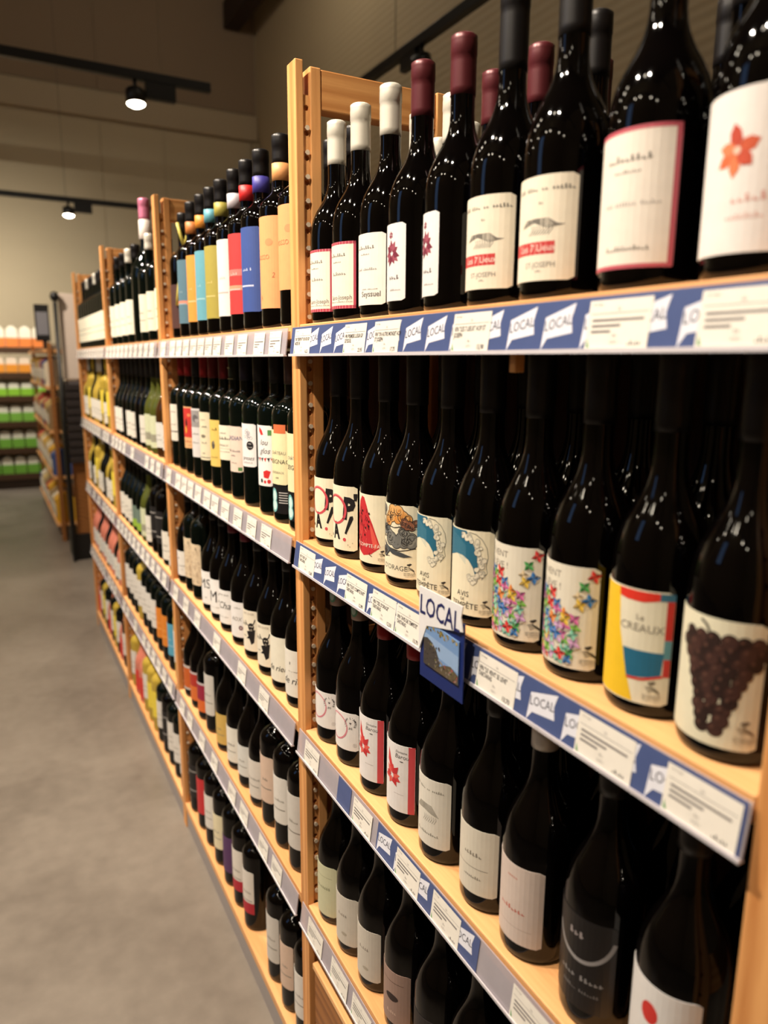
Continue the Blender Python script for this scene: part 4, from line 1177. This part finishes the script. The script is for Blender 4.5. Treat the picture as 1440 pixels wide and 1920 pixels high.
bottle('tall', .047, 1.1735, TOPS[0], 'tall black bottle with peach label set high, squeezed against the tall upright', G_BLACK, (60, 24, 24), 'w_peach2', 0, extra=collar((226, 160, 100)), seg=32)
def ribbon(t, S):
    P = Print()
    y = (206, 190, 90)
    R = S[0]
    # Y-shaped yellow ribbon over the neck and down the side
    def q(u, z, d): return (-.236 * d + .972 * u, -.972 * d - .236 * u, z)
    b = MB(); b.tube([q(-.024, .085, .034), q(-.018, .13, .038), q(-.008, .19, .040), q(.0, .232, .022)], .0045, 6)
    b.tube([q(.0, .232, .022), q(-.008, .262, .019), q(-.015, .292, .017)], .0042, 6)
    b.tube([q(.0, .232, .022), q(.009, .262, .019), q(.018, .295, .017)], .0042, 6)
    b.build('yellow_ribbon', mat(y, .5), t, True)
bottle('tall', .060, 2.022, TOPS[0], 'dark bottle with forked yellow ribbon and maroon label beside the upright', G_BLACK, BLACKCAP, 'w_maroon', 0, extra=ribbon, seg=32)
for k in range(10):
    bottle('tall', .134, 1.16 + k * .0875, TOPS[0], 'black bottle in the back row behind the colourful full-height labels', G_BLACK, BLACKCAP, None, 0, 'back row behind the colourful labels', seg=20)

sh2 = [
 (2.049, ['v1'], REDCAP, 'bottle with white label split by a black line, against the upright'),
 (1.985, [], REDCAP, 'black bottle without a front label beside the red picture label'),
 (1.918, ['v3'], BLACKCAP, 'bottle with red picture on an orange label'),
 (1.806, ['v4'], REDCAP, 'bottle with grey engraved picture label and red capsule'),
 (1.730, ['v5'], (110, 24, 26), 'bottle with tall cream label and dark red capsule'),
 (1.640, ['v6'], (120, 24, 30), 'bottle with yellow crest label'),
 (1.571, ['v7'], (34, 36, 20), 'bottle with short cream script label and olive capsule'),
 (1.490, ['v8'], (28, 22, 40), 'bottle with pinkish label and violet lettering'),
 (1.399, ['v9'], BLACKCAP, 'bottle with white label, drawn grapes and round black stamp'),
 (1.304, ['v10'], BLACKCAP, 'bottle with white label, bunting and red drawing'),
 (1.233, ['v11', 'v11b'], (74, 52, 46), 'bottle with cream château label over a black butterfly sticker'),
 (1.158, ['v12', 'v11b'], (60, 44, 40), 'bottle with cream château label and butterfly sticker half hidden by the upright'),
]
def neck_script(t, S):
    R, zs, zn, rn, H, k0, k1, cl = S
    P = Print(); P.text((170, 160, 110), 'Ba', .003, H - .030, .012, 1, shear=.3); P.rect((170, 160, 110), -.012, .016, H - .0545, H - .0535, 1)
    new_obj('capsule_print', P.mesh('capsule_print', cyl_map(rn + .0026, 0), .004), t)
for y, (o, lab, cap, txt) in zip(spread([q[0] for q in sh2], .0378, Y2H - .039, Y2L + .039), sh2):
    bottle('bord', XC, y, TOPS[1], txt, G_GREEN, cap, lab, 0, seg=36, extra=neck_script if 'v7' in lab else None)
sh3 = [
 (2.055, 'burg', 'c1', 'bottle with short white label against the upright'),
 (1.953, 'bord', 'c2', 'bottle with flowery beige label beside the short white label'),
 (1.876, 'bord', 'c2', 'bottle with flowery beige label beside the tall thin capitals'),
 (1.772, 'burg', 'c4', 'bottle with white label, two capitals and a degree sign'),
 (1.701, 'burg', 'c5', 'bottle with white label and two tall thin capitals'),
 (1.613, 'burg', 'c6', 'bottle with white label and large script signature'),
 (1.519, 'burg', 'c7', 'bottle with white label and small round mauve seal'),
 (1.430, 'burg', 'c8', 'bottle with black horned figure on its label, beside the round seal label'),
 (1.339, 'burg', 'c8', 'bottle with black horned figure on its label, beside the cream script labels'),
 (1.259, 'burg', 'c10', 'bottle with black script low on its cream label'),
 (1.188, 'burg', 'c11', 'bottle with cream script label half hidden by the tall upright'),
]
caps3 = [BLACKCAP, BLACKCAP, BLACKCAP, BLACKCAP, BLACKCAP, (110, 30, 50), (110, 30, 50), BLACKCAP, BLACKCAP, BLACKCAP, BLACKCAP]
for y, (o, shp, lab, txt), cap in zip(spread([q[0] for q in sh3], .0385, Y2H - .0395, Y2L + .0395), sh3, caps3):
    bottle(shp, XC, y, TOPS[2], txt, G_BLACK if shp == 'burg' else G_GREEN, cap, lab, 0, seg=36)
sh4 = [
 (2.032, 'burg', 'g_orange', 'bottle with orange label framed by white bands'),
 (1.956, 'burg', 'g_redor', 'bottle with label half red, half orange'),
 (1.875, 'burg', 'g_redor2', 'bottle with crimson label with orange foot'),
 (1.795, 'bord', 'g_bgrey', 'broad-shouldered bottle with tall grey-white label'),
 (1.690, 'burg', 'g_gold', 'sloping bottle with gold label'),
 (1.595, 'burg', 'g_white', 'sloping bottle with white label beside the gold label, fourth board'),
 (1.508, 'burg', 'g_white2', 'sloping bottle with short white label, fourth board'),
 (1.425, 'burg', 'g_plain', 'sloping bottle with pale label before the pink label, fourth board'),
 (1.345, 'bord', 'g_bpink', 'broad-shouldered bottle with pale pink label'),
 (1.265, 'bord', 'g_bwhite', 'broad-shouldered bottle with white label beside the pink label, fourth board'),
 (1.186, 'bord', 'g_bgrey', 'broad-shouldered bottle with grey-white label half hidden by the upright, fourth board'),
]
solid('g_plain', 'burg', .022, .088, (216, 208, 198), .078, txt='Minervois')
for y, (o, shp, lab, txt) in zip(spread([q[0] for q in sh4], .0385, Y2H - .0395, Y2L + .0395), sh4):
    bottle(shp, XC, y, TOPS[3], txt + ', ' + 'near the clear rails' if len(txt.split()) < 6 else txt, G_BLACK, BLACKCAP if shp == 'burg' else (120, 24, 28), lab, 0, seg=28)
sh5 = [
 (2.035, 'bord', 'g_bblack', 'floor-level bottle with black label and two silver lines'),
 (1.94, 'bord', 'g_bred', 'floor-level bottle with plain red label'),
 (1.855, 'bord', 'g_bwhite', 'floor-level bottle with white label beside the red one'),
 (1.765, 'bord', 'g_bcream', 'floor-level bottle with cream label beside the purple one'),
 (1.675, 'bord', 'g_purple', 'floor-level bottle with purple label'),
 (1.59, 'bord', 'g_bredfoot', 'floor-level white label with red foot, beside the purple one'),
 (1.505, 'bord', 'g_bredfoot', 'floor-level white label with red foot, away from the purple one'),
 (1.335, 'bord', 'g_bgrey', 'floor-level bottle with grey-white label across the gap from the red-footed labels'),
 (1.25, 'bord', 'g_bpink', 'floor-level bottle with pale pink label'),
 (1.168, 'bord', 'g_bwhite', 'floor-level bottle with white label by the tall upright'),
]
for y, (o, shp, lab, txt) in zip(spread([q[0] for q in sh5], .0385, Y2H - .0395, Y2L + .0395), sh5):
    bottle(shp, XC, y, TOPS[4], txt, G_BLACK, BLACKCAP, lab, 0, seg=28)

# ================================================================== BOTTLES, THIRD AND LAST BAY
def far_row(i, ynear, yfar, items, where, seg=20, pitch=.0868):
    n = len(items)
    for k, it in enumerate(items):
        if it is None: continue
        shp, lab, glass, cap, desc = it
        bottle(shp, XC, ynear + .045 + k * pitch, TOPS[i], '%s on the %s board of %s' % (desc, rail_names[i], where), glass, cap, lab, 0,
               '%ss, %s board, %s' % (desc, rail_names[i], where), seg=seg)
B3 = 'the second-last bay'; B4 = 'the last bay'
tw = ('tall', 'g_tall_white', G_GREEN, WHITECAP, 'white-capped tall bottle with white label')
td = ('tall', 'g_tall_white', G_GREEN, BLACKCAP, 'black-capped tall bottle with white label')
far_row(0, B_, C_, [tw, td, tw, None, td, tw, td, td], B3, pitch=.118)
bw = ('burg', 'g_white', G_GREEN, BLACKCAP, 'sloping dark bottle with white label')
bg_ = ('burg', 'g_palegreen', G_OLIVE, BLACKCAP, 'olive bottle with pale green label')
ba = ('burg', 'g_white2', G_BROWN, BLACKCAP, 'amber bottle with short white label')
bk = ('burg', None, G_BLACK, BLACKCAP, 'sloping dark bottle without a label')
far_row(1, B_, C_, [ba, ba, bg_, bg_, bw, bk, bw, bw, bk, bw, bw], B3)
gr = ('burg', 'g_green', G_GREEN, BLACKCAP, 'dark bottle with grey and lime green label')
bb = ('bord', 'g_bblack', G_BLACK, BLACKCAP, 'dark bottle with black label and silver lines')
far_row(2, B_, C_, [bw, bw, bb, bb, bw, bg_, gr, gr, bw, bw, bw], B3)
bo = ('bord', 'g_borange', G_GREEN, BLACKCAP, 'round-shouldered bottle with orange label')
bl = ('bord', 'g_bblue', G_GREEN, BLACKCAP, 'round-shouldered bottle with light blue label')
bwh = ('bord', 'g_bwhite', G_GREEN, BLACKCAP, 'round-shouldered bottle with white label')
by = ('bord', 'g_bwhite', G_YELLOW, (206, 190, 90), 'golden wine bottle with white label')
far_row(3, B_, C_, [by, bl, bo, bo, bwh, bwh, bwh, by, bwh, bwh, bwh], B3)
yl = ('bord', 'g_yellow', G_YELLOW, (226, 196, 50), 'golden bottle with yellow label')
rb = ('burg', 'g_redbox', G_ROSE, (206, 60, 60), 'rose wine bottle with red label')
far_row(4, B_, C_, [bwh, bwh, bwh, bb, bwh, yl, yl, by, rb, rb, by], B3)
far_row(0, C_, D_, [td, td, tw, td, td, tw, td, td, tw, td, td], B4, 16)
yw = ('burg', 'g_white', G_YELLOW, WHITECAP, 'golden sloping bottle with white label')
far_row(1, C_, D_, [yl, yl, bw, yl, bw, yw, yw, bw, yl, bw, yw], B4, 16)
far_row(2, C_, D_, [yw, yl, bw, yw, bk, bw, yw, yl, bw, bk, yw], B4, 16)
rr_ = ('burg', 'g_white2', G_ROSE, (176, 60, 56), 'rose bottle with short white label')
far_row(3, C_, D_, [rr_, rr_, bw, rr_, rr_, bw, rr_, rr_, bw, rr_, rr_], B4, 16)
far_row(4, C_, D_, [rb, bwh, rb, bwh, yl, bwh, rb, bwh, yl, bwh, rb], B4, 16)

def pink_sleeve(t, S):
    R, zs, zn, rn, H, k0, k1, cl = S
    MB().lathe([(rn + .0003, H - .122), (rn + .003, H - .120), (rn + .0022, H - .064), (rn + .0003, H - .063)], 20).build('neck_band', mat((226, 214, 206), .5), t, True)
bottle('magnum', .058, 2.51, TOPS[0], 'tall magnum with pink capsule and white neck band among the white-label bottles', G_GREEN, (206, 120, 150), None, 0, extra=pink_sleeve, seg=24)

# ================================================================== BEYOND THE ROW
def endcap():
    t = thing('display_stand', 'dark slatted display stand with wooden base panel at the end of the row', 'display', (.02, 5.62, 0))
    MB().box(.010, .40, -.06, .24, 0, .19, .004).build('black_base', M_BLACKMETAL, t)
    MB().box(.045, .40, -.055, -.03, .192, .70, .003).build('base_panel', WOOD_DK, t)
    MB().box(.02, .035, -.03, .24, .192, 1.30).build('side_board', M_BLACKMETAL, t)
    for k in range(10):
        MB().box(.030, .38, -.085, -.065, .71 + k * .056, .71 + k * .056 + .042, .003).build('slat', mat((52, 46, 45), .4), t)
    MB().box(.035, .38, -.062, -.045, .705, 1.28).build('slat_backing', mat((92, 84, 84), .5), t)
    MB().box(.036, .38, -.06, -.03, 1.29, 1.86, .003).build('header_panel', mat((222, 204, 190), .6), t)
    p = MB().tube([(.012, -.085, .0), (.012, -.085, 1.80)], .013, 10).build('post', M_BLACKMETAL, t, True)
    MB().lathe([(0, 1.80), (.022, 1.81), (.030, 1.835), (.022, 1.86), (0, 1.87)], 14, (.012, -.085)).build('post_knob', M_BLACKMETAL, p, True)
endcap()

def gondola():
    t = thing('gondola_shelf', 'tan open shelving with packaged goods beyond the display stand', 'shelf', (.07, 7.25, 0))
    zs = [.14, .52, .88, 1.22, 1.5]
    for z in zs: MB().box(-.09, .36, -1.0, 1.0, z - .025, z, .002).build('shelf_board', WOOD_Y, t)
    for y in (-1.015, 1.015):
        for x in (-.06, .34): MB().box(x, x + .03, y - .014, y + .014, 0, 1.55, .002).build('post', WOOD_DK, t)
    pal = [((206, 176, 110), 'kraft'), ((222, 168, 40), 'yellow'), ((190, 50, 40), 'red'), ((226, 212, 186), 'cream'), ((150, 120, 80), 'brown'), ((60, 84, 140), 'blue')]
    random.seed(9)
    for zi, z in enumerate(zs[:4]):
        for k in range(9):
            c, cn = pal[(k * 2 + zi * 5 + random.randint(0, 1)) % 6]
            h = random.uniform(.20, .245); y = 7.25 - .88 + k * .205
            r = thing('grocery_packet', '%s grocery packet on the tan shelving beyond the display stand' % cn, 'packet', (.07, y, z + .0008), 0, '%s packets on the tan shelving' % cn)
            MB().prism([(-.08, 0), (.06, 0), (.065, h * .8), (.01, h), (-.03, h), (-.085, h * .8)], 'Y', -.085, .085).build('bag', mat(c, .6), r)
            MB().box(-.0885, -.084, -.06, .06, h * .22, h * .6, .001).build('front_label', mat((232, 224, 206), .6), r)
gondola()
def info_box():
    t = thing('hanging_sign', 'black-framed grey sign box above the tan shelving', 'sign', (-.055, 6.29, 1.5045))
    MB().box(0, .10, -.02, .02, .055, .325, .004).build('frame', M_BLACKMETAL, t)
    MB().box(.010, .090, -.023, -.0205, .10, .27, .001).build('face', mat((136, 134, 140), .4), t)
    MB().box(.045, .075, -.012, .012, .0, .0545).build('foot', M_BLACKMETAL, t)
    MB().box(.04, .2, -.03, .03, -.0035, .0).build('foot_plate', M_BLACKMETAL, t)
info_box()

def cooler():
    Y = 9.05
    t = thing('produce_rack', 'brown produce rack of green packets against the far wall', 'rack', (0, Y, 0))
    x0, x1 = -2.2, .30
    zs = [.16, .45, .74, 1.02, 1.27, 1.54]
    for z in zs:
        b = MB().box(x0, x1, .02, .58, z - .035, z, .003).build('shelf_board', mat((86, 58, 34), .5), t)
        MB().box(x0, x1, .0, .019, z - .055, z + .012, .002).build('shelf_edge', mat((70, 46, 26), .5), b)
    for x in (x0 - .03, x1 + .001):
        for y in (.03, .54): MB().box(x, x + .029, y, y + .04, 0, 1.60, .003).build('post', mat((86, 58, 34), .5), t)
    MB().box(x0, x1, .05, .58, 0, .10).build('kick_board', mat((60, 44, 30), .6), t)
    random.seed(14)
    rows = [((112, 172, 60), 'green'), ((120, 180, 66), 'green'), ((130, 190, 74), 'green'), ((146, 206, 60), 'lime green'), ((232, 150, 50), 'orange')]
    for zi, (c, cn) in enumerate(rows):
        z = zs[zi]; hh = zs[zi + 1] - z - .09
        k = 0; x = -1.05
        while x < .22:
            white = zi < 4
            r = thing('produce_packet', 'packet with %s %s on the %s board of the produce rack' % (('white top and' if white else 'pale top and'), cn + ' body', rail_names[4 - zi]), 'packet', (x, Y + .12, z + .0008), 0, '%s packets on the %s board of the produce rack' % (cn, rail_names[4 - zi]))
            w = .058
            MB().prism([(-w, 0), (w, 0), (w * 1.02, hh * .5), (w * .96, hh * .55), (-w * .96, hh * .55), (-w * 1.02, hh * .5)], 'Y', -.09, .06).build('body', mat(c, .45), r)
            MB().prism([(-w * .95, hh * .552), (w * .95, hh * .552), (w * .8, hh * .92), (0, hh * 1.0), (-w * .8, hh * .92)], 'Y', -.085, .055).build('top', mat((226, 222, 204) if zi != 4 else (236, 214, 190), .5), r)
            x += .128; k += 1
    # boxes on the top board
    x = -1.05
    while x < .2:
        r = thing('carton', 'white and orange carton standing on top of the produce rack', 'box', (x, Y + .14, zs[5] + .0008), 0, 'cartons on top of the produce rack')
        MB().box(-.062, .062, -.08, .08, 0, .11, .004).build('orange_base', mat((226, 128, 60), .5), r)
        MB().prism([(-.06, .111), (.06, .111), (.055, .20), (.02, .235), (-.02, .235), (-.055, .20)], 'Y', -.078, .078).build('white_lid', mat((232, 224, 204), .5), r)
        x += .132
cooler()

# ================================================================== TRACK LIGHTS
def track(name, label, p0, p1, drops, group=None):
    a, b = Vector(p0), Vector(p1); mid_ = (a + b) / 2
    t = thing('lighting_track', label, 'light track', mid_, 0, group)
    d = (b - a) / 2
    if abs(d.x) > abs(d.y): MB().box(-abs(d.x), abs(d.x), -.024, .024, -.02, .034, .003).build('rail', M_BLACKMETAL, t)
    else: MB().box(-.024, .024, -abs(d.y), abs(d.y), -.02, .034, .003).build('rail', M_BLACKMETAL, t)
    for f in drops:
        q = d * f
        MB().tube([(q.x, q.y, .033), (q.x, q.y, CEIL - mid_.z - .001)], .0025, 6).build('suspension_wire', mat((90, 84, 76), .4, .6), t)
    return t

def spot(loc, target, label, group=None, power=SPOT_W, cone=75, emit=30, axis='X', color=SPOT_COL, blend=.6, size=.03):
    """track spot: gear box under the track, drum head pointing at target, light inside the head"""
    t = thing('spot_lamp', label, 'lamp', loc, 0, group)
    if axis == 'X': MB().box(.06, .24, -.026, .026, -.115, -.022, .004).build('gear_box', M_BLACKMETAL, t)
    else: MB().box(-.022, .022, .05, .22, -.10, -.022, .004).build('gear_box', M_BLACKMETAL, t)
    MB().tube([(0, 0, -.021), (0, 0, -.07)], .012, 10).build('stem', M_BLACKMETAL, t, True)
    d = (Vector(target) - Vector(loc) - Vector((0, 0, -.11))).normalized()
    rot = d.to_track_quat('-Z', 'Y')
    hd = MB().lathe([(0, .045), (.045, .042), (.058, .030), (.060, -.050), (.056, -.050), (.053, -.030), (0, -.028)], 24).build('head', M_BLACKMETAL, t, True, loc=(0, 0, -.11))
    hd.rotation_mode = 'QUATERNION'; hd.rotation_quaternion = rot
    ln = MB().lathe([(0, -.0295), (.051, -.0310), (.051, -.046), (.032, -.058), (0, -.062)], 24).build('lens', mat((255, 240, 214), .3, emit=emit), hd, True)
    ld = bpy.data.lights.new('spot_light', 'SPOT'); ld.energy = power; ld.color = color
    ld.spot_size = math.radians(cone); ld.spot_blend = blend; ld.shadow_soft_size = size
    lo = bpy.data.objects.new('spot_light', ld); COL.objects.link(lo)
    lo.parent = hd; lo.location = (0, 0, -.080)
    return t

track('t', 'black lighting track hung across the aisle beyond the second bay', (-2.3, 5.0, 3.10), (.99, 5.0, 3.10), (-.6, .25))
track('t', 'black lighting track hung across the aisle close to the far wall', (-2.3, 9.0, 3.10), (1.45, 9.0, 3.10), (-.6, .5))
track('t', 'black lighting track running along the ribbed wall behind the shelves', (1.92, 1.5, 3.20), (1.92, 4.75, 3.20), (-.7, .7))
track('t', 'black lighting track running along the aisle in front of the shelves', (-.95, -1.5, 3.10), (-.95, 4.9, 3.10), (-.7, 0, .7))
spot((.53, 5.0, 3.10), (.53, 4.6, 0), 'lit black spot lamp on the track across the aisle', power=40, cone=80)
spot((.53, 9.0, 3.10), (.45, 8.5, 0), 'lit black spot lamp on the track close to the far wall', power=25, cone=80)
t_ = spot((1.92, 3.95, 3.20), (2.95, 4.6, 1.6), 'black spot lamp turned away on the track along the ribbed wall', power=14, cone=70, axis='Y')
for y, pw in ((.45, .8), (1.15, 1), (1.95, 1), (2.75, 1), (3.6, 1), (4.7, 1)):  # last lamp is added to brighten the display stand
    spot((-.95, y, 3.10), (.0, y + .02 if y < 4.5 else 5.7, 1.0), 'black spot lamp aimed at the wine shelves from the aisle track', 'spot lamps on the aisle track', axis='Y', power=SPOT_W * pw)
track('t', 'unseen black lighting track added for reflections on the bottles', (-2.35, -1.6, 3.30), (-2.35, 4.7, 3.30), (-.7, 0, .7))  # track and lamps added out of view for highlights on the bottles
for y in (-1.1, -.35, .8, 1.35, 2.7, 4.1):
    spot((-2.35, y, 3.30), (-1.6, y, 0), 'unseen spot lamp on the middle track, added for streaks on the bottles', 'spot lamps on the added middle track', axis='Y', power=14, cone=70, emit=80)
# unseen high-bay lamps, added to brighten the walls
def wall_fill_lamp(x, y, power):
    t = thing('added_high_bay', 'round high-bay lamp added out of view to brighten the walls', 'lamp', (x, y, 5.6), 0, 'high-bay lamps added to brighten the walls')
    MB().tube([(0, 0, .12), (0, 0, CEIL - 5.6 - .001)], .006, 6).build('cable', M_BLACKMETAL, t)
    MB().lathe([(0, .12), (.06, .11), (.10, .06), (.20, -.04), (.196, -.045), (.09, .05), (0, .06)], 24).build('reflector', M_BLACKMETAL, t, True)
    MB().lathe([(0, .02), (.05, .015), (.06, -.01), (.04, -.035), (0, -.04)], 16).build('bulb', mat((255, 236, 206), .3, emit=20), t, True)
    ld = bpy.data.lights.new('wall_fill_light', 'POINT'); ld.energy = power; ld.color = (1.0, .88, .70); ld.shadow_soft_size = .12
    lo = bpy.data.objects.new('wall_fill_light', ld); COL.objects.link(lo); lo.parent = t; lo.location = (0, 0, -.18)
for x, y in ((-2.9, 1.2), (-2.9, 5.6), (1.75, 2.6), (1.75, 6.8)): wall_fill_lamp(x, y, 26)
# unseen area light set before the produce rack, in place of its strip
al = bpy.data.lights.new('rack_light', 'AREA'); al.shape = 'RECTANGLE'; al.size = 2.4; al.size_y = .08; al.energy = 62; al.color = (1, .93, .8)
ao = bpy.data.objects.new('rack_light', al); COL.objects.link(ao); ao.location = (-.9, 8.2, 2.6); ao.rotation_euler = (math.radians(40), 0, 0)
